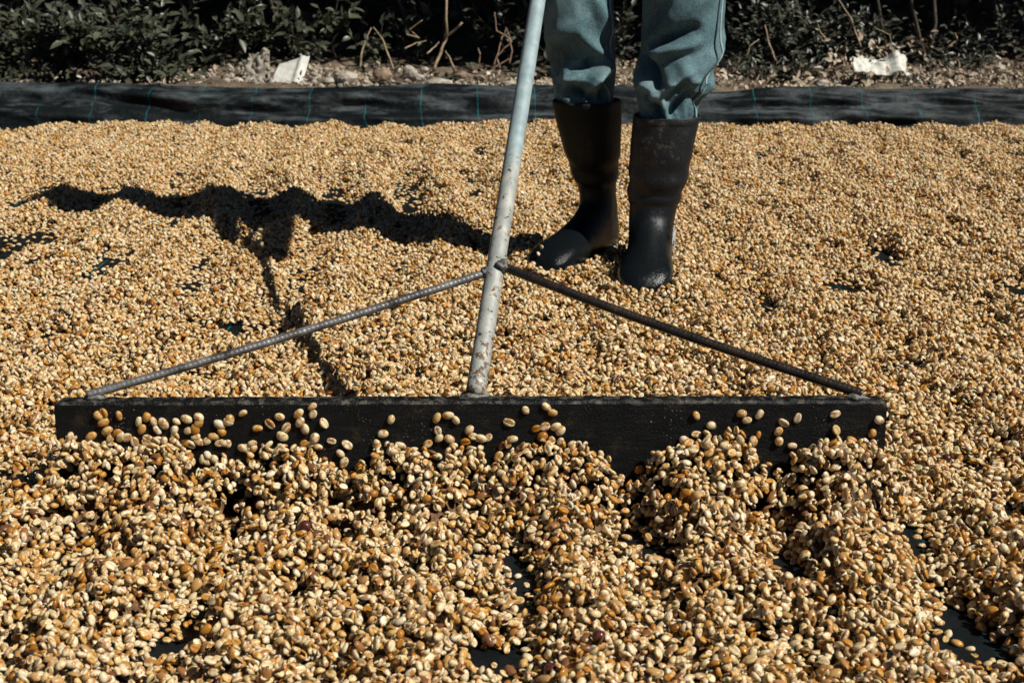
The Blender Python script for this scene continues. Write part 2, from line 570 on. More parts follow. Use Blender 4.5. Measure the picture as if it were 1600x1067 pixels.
# furrows left by raking, running away from the camera and drifting a little
ph = TX / 0.185 + 0.10 * TY + 0.30 * vnoise(TX, TY, 0.8, 44) + 0.25 * vnoise(TX, TY, 0.33, 56)
fur = 0.009 + 0.015 * np.clip((0.25 - TX) / 0.5, 0, 1) * np.clip((TY - 2.2) / 0.5, 0, 1) * np.clip((4.6 - TY) / 0.5, 0, 1)
T += behind * fur * np.sin(2 * math.pi * ph + 0.6) * (0.75 + 0.4 * vnoise(TX, TY, 0.4, 45))
# clods and furrows in front of the blade
heap = np.exp(-(np.clip(BLADE_Y - 0.018 - TY, 0, 9) / 0.055) ** 2) * inblade * (TY < BLADE_Y + 0.012)
cl = 0.011 * vnoise(TX, TY, 0.085, 46) + 0.010 * vnoise(TX, TY, 0.045, 47) + 0.006 * vnoise(TX, TY, 0.022, 48)
T += front * (cl + 0.004)
T -= front * (1 - 0.55 * heap) * 0.021 * np.cos(2 * math.pi * ((TX + 0.337) / 0.158 + 0.16 * vnoise(TX, TY, 0.25, 49))) * (0.8 + 0.5 * vnoise(TX, TY, 0.2, 57)) - front * 0.004
# beans shoved up against the blade
T += heap * (0.070 + 0.011 * vnoise(TX, TY, 0.11, 50) + 0.010 * vnoise(TX, TY, 0.05, 53))
# drag shadow behind the blade
T -= 0.006 * np.exp(-((TY - 1.70) / 0.07) ** 2) * inblade
# bed edge at the far side
edge = BED_END(TX) + 0.05 * vnoise(TX, TY, 0.16, 51) + 0.03 * vnoise(TX, TY, 0.05, 52)
edge = edge - 0.35 * np.clip((-1.45 - TX) / 0.5, 0, 1)
T = np.where(TY > edge - 0.10, np.minimum(T, TARP_Z + 0.045 * np.clip((edge - TY) / 0.10, 0, 1) ** 0.4), T)
T = np.where(TY > edge, -1, T)

# holes where the tarp or deep shade shows: photo px, py, rx, ry, depth
GAPS = [(150, 778, 55, 13, .05), (330, 795, 25, 26, .045), (365, 835, 18, 28, .04), (545, 795, 38, 25, .05), (520, 742, 28, 16, .04),
        (765, 765, 24, 34, .05), (800, 735, 20, 12, .04), (950, 775, 20, 16, .03), (985, 832, 26, 34, .05), (1042, 885, 22, 42, .05),
        (1010, 902, 24, 16, .05), (805, 895, 22, 34, .05), (825, 935, 20, 40, .05), (745, 880, 24, 10, .04), (780, 1030, 50, 22, .07),
        (1120, 772, 48, 18, .05), (1215, 832, 44, 22, .05), (1232, 890, 24, 30, .05), (1335, 772, 62, 16, .05),
        (1422, 850, 28, 34, .05), (1390, 838, 40, 12, .05), (1590, 810, 22, 26, .06), (1490, 965, 26, 18, .05), (530, 852, 22, 26, .045),
        (455, 950, 26, 20, .045), (568, 962, 18, 14, .04), (140, 882, 20, 18, .04), (188, 905, 13, 24, .04), (305, 985, 17, 40, .04),
        (1130, 952, 34, 12, .045), (1050, 975, 24, 12, .045), (1290, 962, 26, 16, .045), (1540, 1005, 30, 34, .04), (1450, 1035, 40, 14, .04),
        (60, 800, 20, 20, .035), (230, 700, 22, 12, .04), (680, 800, 16, 20, .04), (900, 990, 16, 14, .03), (1175, 1000, 22, 14, .04), (20, 1020, 20, 16, .035),
        (640, 905, 20, 14, .04), (700, 985, 14, 14, .03),
        (8, 388, 30, 17, .07), (70, 408, 24, 4, .05), (162, 413, 14, 6, .06), (70, 528, 34, 5, .055), (85, 541, 20, 6, .055), (345, 516, 52, 4, .05), (415, 525, 32, 6, .05),
        (1592, 456, 30, 6, .06), (1390, 577, 34, 4, .05), (1195, 480, 12, 10, .05), (1320, 455, 22, 6, .05), (1375, 400, 20, 8, .05),
        (1220, 290, 10, 8, .045), (1080, 350, 12, 6, .045), (650, 600, 14, 5, .04), (470, 490, 18, 6, .04), (1450, 520, 16, 6, .045),
        (150, 520, 14, 5, .04), (260, 545, 16, 4, .045), (1500, 640, 24, 6, .04), (1560, 700, 20, 8, .04), (30, 745, 40, 8, .05), (1535, 480, 16, 5, .04), (1100, 560, 14, 5, .04),
        (1010, 520, 12, 4, .04), (590, 470, 10, 4, .035), (690, 520, 10, 4, .04), (930, 560, 12, 5, .04), (300, 420, 10, 4, .04), (240, 350, 8, 3, .035)]
r2 = np.random.default_rng(77)
for _ in range(380):                        # small random pits, mostly on the right
    px = 1600 * r2.random() ** 0.75; py = 215 + 400 * r2.random()
    GAPS.append((px, py, 4 + 9 * r2.random(), 2 + 3.5 * r2.random(), 0.02 + 0.03 * r2.random()))
for (px, py, rx, ry, dep) in GAPS:
    if py <= 690 and dep >= 0.05: rx, ry = rx * 1.35, ry * 1.7
    if py > 690: rx, ry, dep = rx * 0.92, ry * 0.92, dep * 1.05
    c = at(px, py, -0.02); e1 = at(px + rx, py, -0.02); n1 = at(px, py + ry, -0.02); n0 = at(px, py - ry, -0.02)
    ex = e1[0] - c[0]; ey = (n0[1] - n1[1]) / 2
    i0, i1 = np.searchsorted(tx, [c[0] - 3 * ex, c[0] + 3 * ex]); j0, j1 = np.searchsorted(ty, [c[1] - 3 * ey, c[1] + 3 * ey])
    w_ = (slice(j0, j1), slice(i0, i1)); ax_, ay_ = TX[w_], TY[w_]
    wob = 1 + 0.5 * vnoise(ax_, ay_, max(ex, 0.012) * 0.7, int(px))
    d2 = (((ax_ - c[0]) / ex) ** 2 + ((ay_ - c[1]) / ey) ** 2) * wob
    T[w_] -= dep * np.exp(-np.clip(d2, 0, 40) ** 1.6)

FEET = []                                   # filled here so that the bed closes around the boots
def foot_frame(toe, heel):
    toe = np.array(toe); heel = np.array(heel)
    d = (toe - heel); d /= np.linalg.norm(d)
    return heel, d * np.linalg.norm(toe - heel) / 0.297
FOOT_L = foot_frame((0.058, 2.735), (0.215, 3.03))     # boot on the left of the picture
FOOT_R = foot_frame((0.245, 2.575), (0.290, 2.88))
for h_, d_ in (FOOT_L, FOOT_R):
    nd_ = np.linalg.norm(d_)
    u = ((TX - h_[0]) * d_[0] + (TY - h_[1]) * d_[1]) / nd_ ** 2
    v = ((TX - h_[0]) * -d_[1] + (TY - h_[1]) * d_[0]) / nd_
    dd = np.sqrt(np.clip(np.maximum(np.abs(u - 0.15) - 0.105, 0), 0, 9) ** 2 + v ** 2)
    T = np.where(dd < 0.10, T * np.clip((dd - 0.05) / 0.05, 0.0, 1), T)
    T += 0.019 * np.exp(-((dd - 0.064) / 0.022) ** 2)
T = np.minimum(T, 0.10)

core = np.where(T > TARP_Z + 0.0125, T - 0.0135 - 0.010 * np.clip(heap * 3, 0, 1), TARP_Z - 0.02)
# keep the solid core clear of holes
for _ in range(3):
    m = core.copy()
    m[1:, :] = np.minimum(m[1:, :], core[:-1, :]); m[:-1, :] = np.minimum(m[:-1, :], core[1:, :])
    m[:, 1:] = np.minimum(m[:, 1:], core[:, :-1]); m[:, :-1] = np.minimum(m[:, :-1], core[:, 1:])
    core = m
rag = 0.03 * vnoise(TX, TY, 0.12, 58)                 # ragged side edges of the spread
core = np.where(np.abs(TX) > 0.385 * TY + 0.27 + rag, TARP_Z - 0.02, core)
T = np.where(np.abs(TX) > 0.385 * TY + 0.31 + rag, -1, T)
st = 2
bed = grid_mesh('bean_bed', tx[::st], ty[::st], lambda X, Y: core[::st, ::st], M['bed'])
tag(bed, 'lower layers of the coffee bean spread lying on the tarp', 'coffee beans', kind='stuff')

# ------------------------------------------------------------------ drop the beans one layer after another
def up(a):                                  # coarse grid -> fine grid
    return np.repeat(np.repeat(a, cs, 0), cs, 1)[:NY, :NX]
H = np.maximum(up(core), TARP_Z).astype(np.float32)
Tf = up(T).astype(np.float32)
CELL = 0.014
ncx, ncy = int((X1 - X0 - 0.03) / CELL), int((Y1 - Y0 - 0.03) / CELL)
K = 4
oy, ox = np.mgrid[-K:K + 1, -K:K + 1]
oy = oy.ravel(); ox = ox.ravel()
VAR = [(0.0060, 0.0044, 0.0029), (0.0056, 0.0042, 0.0028), (0.0063, 0.0042, 0.0027), (0.0053, 0.0045, 0.0031), (0.0058, 0.0040, 0.0026)]
P_, R_, S_, I_ = [], [], [], []
for p in range(60):
    cls = p % 4
    ci, cj = np.meshgrid(np.arange(cls % 2, ncx, 2), np.arange(cls // 2, ncy, 2))
    ci = ci.ravel(); cj = cj.ravel()
    bx = X0 + 0.015 + ci * CELL; by = Y0 + 0.015 + cj * CELL
    keep = np.abs(bx) < 0.385 * by + 0.36
    if p >= 36: keep &= (by > 1.46) & (by < 1.60) & (np.abs(bx + 0.05) < 0.56)      # the heap at the blade takes more
    bx, by = bx[keep], by[keep]
    n = len(bx)
    var = rng.integers(0, len(VAR), n)
    sc = rng.normal(0.935, 0.12, n).clip(0.62, 1.20)
    abc = np.array(VAR)[var] * sc[:, None]
    yaw = rng.random(n) * 2 * math.pi
    best = None
    for trial in range(1):
        x = bx + rng.random(n) * CELL; y = by + rng.random(n) * CELL
        ix = ((x - X0) / RES).astype(int); iy = ((y - Y0) / RES).astype(int)
        jx = (ix[:, None] + ox).clip(0, NX - 1); jy = (iy[:, None] + oy).clip(0, NY - 1)
        dx = gx[jx] - x[:, None]; dy = gy[jy] - y[:, None]
        c, s = np.cos(yaw)[:, None], np.sin(yaw)[:, None]
        q = ((dx * c + dy * s) / abc[:, :1]) ** 2 + ((-dx * s + dy * c) / abc[:, 1:2]) ** 2
        inside = q < 1
        prof = np.sqrt(np.clip(1 - q, 0, 1)) * abc[:, 2:3]
        hh = np.where(inside, H[jy, jx] + 0.92 * prof, -9)
        z = np.partition(hh, -2, axis=1)[:, -2]                       # nearly the highest contact: beans nest a little
        if best is None:
            best = [z, x, y, jx, jy, inside, prof, hh]
        else:
            w = z < best[0]
            for k_, v_ in enumerate((z, x, y, jx, jy, inside, prof, hh)):
                best[k_][w] = v_[w]
    z, x, y, jx, jy, inside, prof, hh = best
    ix = ((x - X0) / RES).astype(int); iy = ((y - Y0) / RES).astype(int)
    tt = Tf[iy.clip(0, NY - 1), ix.clip(0, NX - 1)]
    rough_ = np.where(y > 1.65, 0.0058, 0.0028)
    ok = (z < tt - np.abs(rng.normal(0, 1, n)) * rough_)
    ok |= (tt > -0.5) & (z < TARP_Z + 0.0065) & (rng.random(n) < 0.035)        # strays on the bare tarp
    ok &= rng.random(n) < 0.93
    # stay out of the blade
    ok &= ~((np.abs(y - (BLADE_Y + BLADE_T / 2)) < BLADE_T / 2 + 0.0045) & (x > BLADE_X0 - 0.005) & (x < BLADE_X1 + 0.005))
    # local slope -> tilt
    Hn = H[jy, jx]
    Hc = np.where(inside, Hn, 0)
    dxs = gx[jx] - x[:, None]; dys = gy[jy] - y[:, None]
    w = inside.sum(1).clip(1)
    mh = Hc.sum(1) / w
    sx = ((Hc - mh[:, None]) * dxs * inside).sum(1) / np.maximum((dxs ** 2 * inside).sum(1), 1e-9)
    sy = ((Hc - mh[:, None]) * dys * inside).sum(1) / np.maximum((dys ** 2 * inside).sum(1), 1e-9)
    sx, sy = np.clip(sx, -1.0, 1.0), np.clip(sy, -1.0, 1.0)
    tilt_x = np.arctan(sy) + rng.normal(0, 0.26, n)
    tilt_y = -np.arctan(sx) + rng.normal(0, 0.26, n)
    new = np.where(inside & ok[:, None], z[:, None] + prof, -9)
    H[jy, jx] = np.maximum(H[jy, jx], new)
    flip = np.where(rng.random(n) < 0.46, math.pi, 0.0)
    for A, B in ((P_, np.stack([x, y, z], 1)), (R_, np.stack([tilt_x, tilt_y, yaw, flip], 1)), (S_, sc), (I_, var)):
        A.append(B[ok])
P_ = np.concatenate(P_); R_ = np.concatenate(R_); S_ = np.concatenate(S_); I_ = np.concatenate(I_)


def surface(x, y):
    ix = np.clip(((np.asarray(x) - X0) / RES).astype(int), 0, NX - 1); iy = np.clip(((np.asarray(y) - Y0) / RES).astype(int), 0, NY - 1)
    return H[iy, ix]


# drop the beans that are fully buried
vis = np.zeros(len(P_), bool)
for a, b in ((0, 0), (.0045, 0), (-.0045, 0), (0, .0045), (0, -.0045), (.003, .003), (-.003, -.003), (.003, -.003), (-.003, .003)):
    vis |= P_[:, 2] + 0.0055 > surface(P_[:, 0] + a, P_[:, 1] + b)
print('beans dropped', len(P_), 'kept', vis.sum())
P_, R_, S_, I_ = P_[vis], R_[vis], S_[vis], I_[vis]

# full rotation: lie flat / on its back, turn, then lean with the slope
def eul(R):
    tx_, ty_, yw, fl = R.T
    out = np.zeros((len(R), 3))
    cx_, sx_ = np.cos(tx_), np.sin(tx_); cy_, sy_ = np.cos(ty_), np.sin(ty_)
    # M = Rx(tx) Ry(ty) Rz(yaw) Rx(flip)
    def rx(c, s): 
        m = np.zeros((len(R), 3, 3)); m[:, 0, 0] = 1; m[:, 1, 1] = c; m[:, 1, 2] = -s; m[:, 2, 1] = s; m[:, 2, 2] = c; return m
    def ry(c, s):
        m = np.zeros((len(R), 3, 3)); m[:, 1, 1] = 1; m[:, 0, 0] = c; m[:, 0, 2] = s; m[:, 2, 0] = -s; m[:, 2, 2] = c; return m
    def rz(c, s):
        m = np.zeros((len(R), 3, 3)); m[:, 2, 2] = 1; m[:, 0, 0] = c; m[:, 0, 1] = -s; m[:, 1, 0] = s; m[:, 1, 1] = c; return m
    m = rx(cx_, sx_) @ ry(cy_, sy_) @ rz(np.cos(yw), np.sin(yw)) @ rx(np.cos(fl), np.sin(fl))
    out[:, 1] = np.arcsin(np.clip(-m[:, 2, 0], -1, 1))
    out[:, 0] = np.arctan2(m[:, 2, 1], m[:, 2, 2])
    out[:, 2] = np.arctan2(m[:, 1, 0], m[:, 0, 0])
    return out
E_ = eul(R_)


def bean_mesh(i, a, b, c, na=14, nr=9):
    """half-ellipsoid with a flatter creased face; long axis X, crease underneath"""
    r = random.Random(i)
    V = [(-a, 0, -0.0002)]
    ph1, ph2 = r.random() * 6, r.random() * 6
    for k in range(1, nr):
        t = math.pi * k / nr
        x = -a * math.cos(t); rad = math.sin(t) ** 0.9
        for j in range(na):
            th = 2 * math.pi * j / na - math.pi / 2
            y = b * rad * math.cos(th); s = math.sin(th)
            z = (c * 1.15 * s if s > 0 else c * 0.72 * math.copysign(abs(s) ** 0.6, s)) * rad
            if j == 0: z += c * 0.60 * math.sin(t)
            q = 1 + 0.05 * math.sin(3 * th + ph1 + k * 0.4) + 0.04 * math.sin(2 * t + ph2)
            V.append((x, y * q, z * q))
    V.append((a, 0, -0.0002))
    Fc = [(0, 1 + (j + 1) % na, 1 + j) for j in range(na)]
    for k in range(nr - 2):
        for j in range(na):
            p0 = 1 + k * na + j; p1 = 1 + k * na + (j + 1) % na
            Fc.append((p0, p1, p1 + na, p0 + na))
    l = len(V) - 1; q0 = 1 + (nr - 2) * na
    Fc += [(l, q0 + j, q0 + (j + 1) % na) for j in range(na)]
    me = bpy.data.meshes.new('coffee_bean')
    me.from_pydata(V, [], Fc)
    me.polygons.foreach_set('use_smooth', np.ones(len(me.polygons), bool))
    me.materials.append(M['bean'])
    return me


BEAN_ME = [bean_mesh(i, *v) for i, v in enumerate(VAR)]


def husk_mesh(i):
    r = random.Random(40 + i)
    a, b, c = 0.0055 + 0.002 * r.random(), 0.0042, 0.003
    nu, nv = 7, 7
    V, Fc = [], []
    for k in range(nu):
        for j in range(nv):
            t = math.pi * (0.1 + 0.8 * k / (nu - 1)); th = math.pi * (0.05 + (0.75 + 0.25 * r.random()) * j / (nv - 1))
            q = 1 + 0.22 * (r.random() - 0.5)
            V.append((-a * math.cos(t) * q, b * math.sin(t) * math.cos(th) * q, c * math.sin(t) * math.sin(th) * q))
    for k in range(nu - 1):
        for j in range(nv - 1):
            p0 = k * nv + j
            Fc.append((p0, p0 + 1, p0 + nv + 1, p0 + nv))
    me = bpy.data.meshes.new('coffee_husk')
    me.from_pydata(V, [], Fc)
    me.polygons.foreach_set('use_smooth', np.ones(len(me.polygons), bool))
    me.materials.append(M['husk'])
    return me


HUSK_ME = [husk_mesh(i) for i in range(3)]


def scatter(name, P, E, sc, idx, sources):
    """one object whose points carry instances of the source objects"""
    me = bpy.data.meshes.new(name)
    me.vertices.add(len(P)); me.vertices.foreach_set('co', P.astype(np.float32).ravel())
    a = me.attributes.new('rot', 'FLOAT_VECTOR', 'POINT'); a.data.foreach_set('vector', E.astype(np.float32).ravel())
    a = me.attributes.new('scl', 'FLOAT', 'POINT'); a.data.foreach_set('value', sc.astype(np.float32))
    a = me.attributes.new('pick', 'INT', 'POINT'); a.data.foreach_set('value', idx.astype(np.int32))
    o = bpy.data.objects.new(name, me); C.objects.link(o)
    g = bpy.data.node_groups.new(name, 'GeometryNodeTree')
    g.interface.new_socket('Geometry', in_out='INPUT', socket_type='NodeSocketGeometry')
    g.interface.new_socket('Geometry', in_out='OUTPUT', socket_type='NodeSocketGeometry')
    nin = g.nodes.new('NodeGroupInput'); nout = g.nodes.new('NodeGroupOutput')
    m2p = g.nodes.new('GeometryNodeMeshToPoints')
    iop = g.nodes.new('GeometryNodeInstanceOnPoints')
    join = g.nodes.new('GeometryNodeJoinGeometry')
    g.links.new(nin.outputs[0], m2p.inputs[0])
    g.links.new(m2p.outputs[0], iop.inputs['Points'])
    for s in reversed(sources):
        oi = g.nodes.new('GeometryNodeObjectInfo')
        oi.transform_space = 'ORIGINAL'
        oi.inputs['Object'].default_value = s
        oi.inputs['As Instance'].default_value = True
        g.links.new(oi.outputs['Geometry'], join.inputs[0])
    g.links.new(join.outputs[0], iop.inputs['Instance'])
    iop.inputs['Pick Instance'].default_value = True
    def attr(nm, typ):
        n = g.nodes.new('GeometryNodeInputNamedAttribute'); n.data_type = typ
        n.inputs['Name'].default_value = nm
        return n.outputs['Attribute']
    e2r = g.nodes.new('FunctionNodeEulerToRotation')
    g.links.new(attr('rot', 'FLOAT_VECTOR'), e2r.inputs[0])
    g.links.new(e2r.outputs[0], iop.inputs['Rotation'])
    g.links.new(attr('scl', 'FLOAT'), iop.inputs['Scale'])
    g.links.new(attr('pick', 'INT'), iop.inputs['Instance Index'])
    g.links.new(iop.outputs[0], nout.inputs[0])
    md = o.modifiers.new('scatter', 'NODES'); md.node_group = g
    return o


# the nearest beans in view are things of their own, the rest one mass
rel = P_ - np.array([0, 0, CAM_H])
zc = rel[:, 1] * _ct - rel[:, 2] * _st
ppx = CX + F_PX * rel[:, 0] / zc
ppy = CY - F_PX * (rel[:, 1] * _st + rel[:, 2] * _ct) / zc
top = P_[:, 2] + 0.0015 > surface(P_[:, 0], P_[:, 1]) - 0.0012
cand = np.where(top & (ppx > 8) & (ppx < 1592) & (ppy < 1062) & (ppy > 900))[0]
cand = cand[np.argsort(-ppy[cand])][:110]
single = np.zeros(len(P_), bool); single[cand] = True
for k in cand:
    o = bpy.data.objects.new('coffee_bean', BEAN_ME[I_[k]]); C.objects.link(o)
    o.location = P_[k]; o.rotation_euler = E_[k]; o.scale = (S_[k],) * 3
    tag(o, 'pale sticky coffee bean in the nearest rows of the spread, along the bottom edge', 'coffee bean', 'coffee beans nearest the camera')
sources = []
for v in range(len(VAR)):
    k = cand[np.where(I_[cand] == v)[0][0]]
    sources.append([o for o in C.objects if o.name.startswith('coffee_bean') and o.data == BEAN_ME[v]][0])
rest = ~single
beans = scatter('coffee_beans', P_[rest], E_[rest], S_[rest], I_[rest], sources)
tag(beans, 'pale and amber coffee beans spread thickly to dry on the tarp', 'coffee beans', kind='stuff')

# shreds of husk lying on the beans
nh = 6500
hy = 1.0 + 3.9 * rng.random(nh) ** 1.3
hx = (rng.random(nh) * 2 - 1) * (0.385 * hy + 0.1)
hz = surface(hx, hy)
okh = (hz > TARP_Z + 0.006) & ~((np.abs(hy - 1.612) < 0.03) & (hx > -.6) & (hx < .5))
hp = np.stack([hx, hy, hz + 0.0005], 1)[okh]
he = np.stack([rng.normal(0, 0.6, nh), rng.normal(0, 0.6, nh), rng.random(nh) * 6.28], 1)[okh]
hk = empty('source_root'); bpy.data.objects.remove(hk)
hsrc = []
for i, me in enumerate(HUSK_ME):
    o = bpy.data.objects.new('coffee_husk', me); C.objects.link(o)
    p = at((420, 1010, 655)[i], (1030, 985, 1044)[i], 0.0)
    o.location = (p[0], p[1], float(surface(p[0], p[1])) + 0.001)
    o.rotation_euler = (0.2, 0.1 * i, 1.1 * i); o.scale = (1.25,) * 3
    tag(o, ('brown husk shred near the bottom edge, left of the bare tarp patch', 'brown husk shred near the bottom edge, right of the bare tarp patch',
            'large brown husk shred lying just left of the bare tarp patch')[i], 'husk', 'husk shreds')
    hsrc.append(o)
hus = scatter('coffee_husks', hp, he, rng.normal(1.0, 0.2, len(hp)).clip(0.6, 1.5), rng.integers(0, 3, len(hp)), hsrc)
tag(hus, 'brown shreds of skin and husk mixed over the beans', 'husks', kind='stuff')
# beans strewn singly on the raised tarp are part of the mass; dark cherries are things
def cherry_mesh():
    V, Fc = [], []
    bm = bmesh.new()
    bmesh.ops.create_icosphere(bm, subdivisions=2, radius=0.0068)
    for v in bm.verts:
        v.co.x *= 1.12
        n = mnoise.noise(v.co * 330) * 0.0009
        v.co += v.co.normalized() * n
        if v.co.x > 0.0066: v.co.x -= 0.0012
    me = bpy.data.meshes.new('coffee_cherry'); bm.to_mesh(me); bm.free()
    me.polygons.foreach_set('use_smooth', np.ones(len(me.polygons), bool))
    me.materials.append(M['cherry'])
    return me
CH = cherry_mesh()
for px, py, lab in [(936, 997, 'dark dried coffee cherry among pale beans, right of the bare tarp patch'),
                    (860, 1052, 'dark coffee cherry at the bottom edge beside the bare tarp patch'),
                    (60, 962, 'dark glossy coffee cherry near the bottom left corner'),
                    (88, 934, 'reddish dark coffee cherry just above another near the bottom left corner'),
                    (477, 817, 'small dark coffee cherry on the heap in front of the blade, left of the middle'),
                    (474, 975, 'large dark wet coffee cherry in the left half of the foreground'),
                    (146, 386, 'dark coffee cherry on the flat beans at far left, below the shadow'),
                    (1204, 549, 'reddish dark coffee cherry just above the right brace rod'),
                    (1233, 614, 'reddish coffee cherry under the right brace rod, just behind the blade'),
                    (1382, 431, 'dark coffee cherry on the flat beans right of the boots'),
                    (1427, 684, 'dark coffee cherry beside the right end of the blade'),
                    (1478, 723, 'dark coffee cherry farther right of the blade end')]:
    p = at(px, py, 0.0); p = at(px, py, float(surface(p[0], p[1])))
    o = bpy.data.objects.new('coffee_cherry', CH); C.objects.link(o)
    o.location = (p[0], p[1], float(surface(p[0], p[1])) + 0.0025)
    o.rotation_euler = (px, py, px + py)
    tag(o, lab, 'coffee cherry', 'dark cherries among the beans')

# ------------------------------------------------------------------ the rake
rake = empty('rake', (-0.05, BLADE_Y + BLADE_T / 2, TARP_Z))
tag(rake, 'wide rake with black wooden blade, steel pipe handle and two rebar braces', 'rake')
RZ = Vector(rake.location)


def rel_obj(name, v, f, m, parent, origin, smooth=True, sub=0):
    return mesh_obj(name, [Vector(p) - Vector(origin) for p in v], f, m, None, smooth, sub) if parent is None else _child(name, v, f, m, parent, origin, smooth, sub)


def _child(name, v, f, m, parent, origin, smooth, sub):
    o = mesh_obj(name, [Vector(p) - Vector(origin) for p in v], f, m, None, smooth, sub)
    o.parent = parent
    return o


# blade: worn board, subdivided so its edges wander
bm = bmesh.new()
nxs, nzs = 420, 12
zt, zb = BLADE_Z, TARP_Z + 0.010
rows = []
prof = [(0, zb), (0, zt - 0.003), (0.003, zt), (BLADE_T - 0.003, zt), (BLADE_T, zt - 0.003), (BLADE_T, zb)]
V, Fc = [], []
rb = random.Random(3)
for i in range(nxs + 1):
    x = BLADE_X0 + (BLADE_X1 - BLADE_X0) * i / nxs
    lift = 0.0012 * mnoise.noise(Vector((x * 9, 0, 1))) + 0.0014 * mnoise.noise(Vector((x * 70, 0, 7))) - 0.0012 * max(0, mnoise.noise(Vector((x * 23, 3, 2))) - 0.25) * 4
    lift -= 0.004 * math.exp(-((x - BLADE_X0) / 0.004) ** 2) + 0.004 * math.exp(-((x - BLADE_X1) / 0.004) ** 2)
    bow = 0.003 * math.sin(3.0 * x + 0.4)
    for (dy, z) in prof:
        k = 1.0 if z > 0.05 else 0.0
        lean = (z - BLADE_Z) * 0.03
        V.append((x, BLADE_Y + dy + bow + lean + 0.0006 * mnoise.noise(Vector((x * 50, dy * 90, z * 50))), z + lift * k))
np_ = len(prof)
for i in range(nxs):
    for j in range(np_ - 1):
        a = i * np_ + j
        Fc.append((a, a + np_, a + np_ + 1, a + 1))
    a = i * np_
    Fc.append((a, a + np_ - 1, a + 2 * np_ - 1, a + np_))
Fc.append(tuple(range(np_))); Fc.append(tuple(nxs * np_ + j for j in range(np_ - 1, -1, -1)))
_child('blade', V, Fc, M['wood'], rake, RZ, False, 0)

HB = Vector((at_depth(742, 627, BLADE_Y)[0], BLADE_Y + 0.024, BLADE_Z + 0.002))
HD = Vector((0.197, 1.50, 1.0))
def handle_pt(z): return HB + HD * (z - BLADE_Z)
h0, h1 = handle_pt(BLADE_Z - 0.001), handle_pt(0.97)
n = 90
pts = [h0.lerp(h1, i / n) for i in range(n + 1)]
v, f = tube(pts, 0.0121, 20)
o = _child('handle', v, f, M['pipe'], rake, RZ, True, 0)
uvl = o.data.uv_layers.new(name='UVMap')
L = (h1 - h0).length
for lp in o.data.loops:
    vi = lp.vertex_index
    uvl.data[lp.index].uv = ((vi % 20) / 20, (vi // 20) / n * L)
# where the pipe is dented and weld-spattered
JP = handle_pt(0.236)


def rebar(a, b, m, r=0.0052, bend=0.004):
    a, b = Vector(a), Vector(b)
    L = (b - a).length; nn = int(L / 0.0016); ns = 12
    t = (b - a).normalized(); e1 = t.cross(Vector((0, 0, 1))).normalized(); e2 = t.cross(e1)
    V = []
    for i in range(nn + 1):
        s = i / nn
        p = a.lerp(b, s) + e2 * (bend * math.sin(math.pi * s)) + e1 * (0.002 * math.sin(5 * s))
        for j in range(ns):
            th = 2 * math.pi * j / ns
            side = 1 if th < math.pi else -1
            rib = max(0, math.sin(2 * math.pi * (s * L) / 0.0058 + side * 1.3 * math.cos(th))) ** 2
            q = r + 0.0005 * rib + (0.0006 if j in (0, 6) else 0)
            V.append(p + e1 * math.cos(th) * q + e2 * math.sin(th) * q)
    return V, ring_faces(nn + 1, ns)


JL = JP + Vector((-0.010, -0.006, -0.004)); JR = JP + Vector((0.010, -0.008, 0.004))
v, f = rebar(JL, (BLADE_X0 + 0.035, BLADE_Y + 0.016, BLADE_Z + 0.004), M['rebar'])
_child('brace_rod', v, f, M['rebar'], rake, RZ, True, 0)
v, f = rebar(JR, (BLADE_X1 - 0.028, BLADE_Y + 0.016, BLADE_Z + 0.004), M['darkrebar'], r=0.0060)
_child('brace_rod', v, f, M['darkrebar'], rake, RZ, True, 0)['label'] = 'dark ribbed rod on the right side'


def lump(c, r, seed, sub=3, amp=0.25, sq=(1, 1, 1), fr=1.6):
    bm = bmesh.new()
    bmesh.ops.create_icosphere(bm, subdivisions=sub, radius=1)
    V = []
    for v in bm.verts:
        d = v.co.normalized()
        q = 1 + amp * mnoise.noise(d * fr + Vector((seed * 3.1, seed, 0))) + amp * 0.5 * mnoise.noise(d * fr * 2.7 + Vector((seed, 0, seed)))
        V.append(Vector(c) + Vector((d.x * sq[0], d.y * sq[1], d.z * sq[2])) * r * q)
    Fc = [tuple(q.index for q in f.verts) for f in bm.faces]
    bm.free()
    return V, Fc


for i, (off, r) in enumerate([((0.010, -0.010, 0.006), 0.0085), ((-0.011, -0.007, -0.004), 0.0075)]):
    v, f = lump(JP + Vector(off), r, i, 3, 0.5)
    _child('weld', v, f, M['weld'], rake, RZ, True, 0)
v, f = lump((HB.x, BLADE_Y + 0.026, BLADE_Z - 0.004), 0.017, 9, 3, 0.4, (1.2, 0.7, 0.6))
_child('weld', v, f, M['weld'], rake, RZ, True, 0)
for sx in (BLADE_X0 + 0.042, BLADE_X1 - 0.035):
    v, f = lump((sx, BLADE_Y + 0.016, BLADE_Z), 0.009, 4, 2, 0.4, (1.6, 0.8, 0.6))
    _child('weld', v, f, M['weld'], rake, RZ, True, 0)

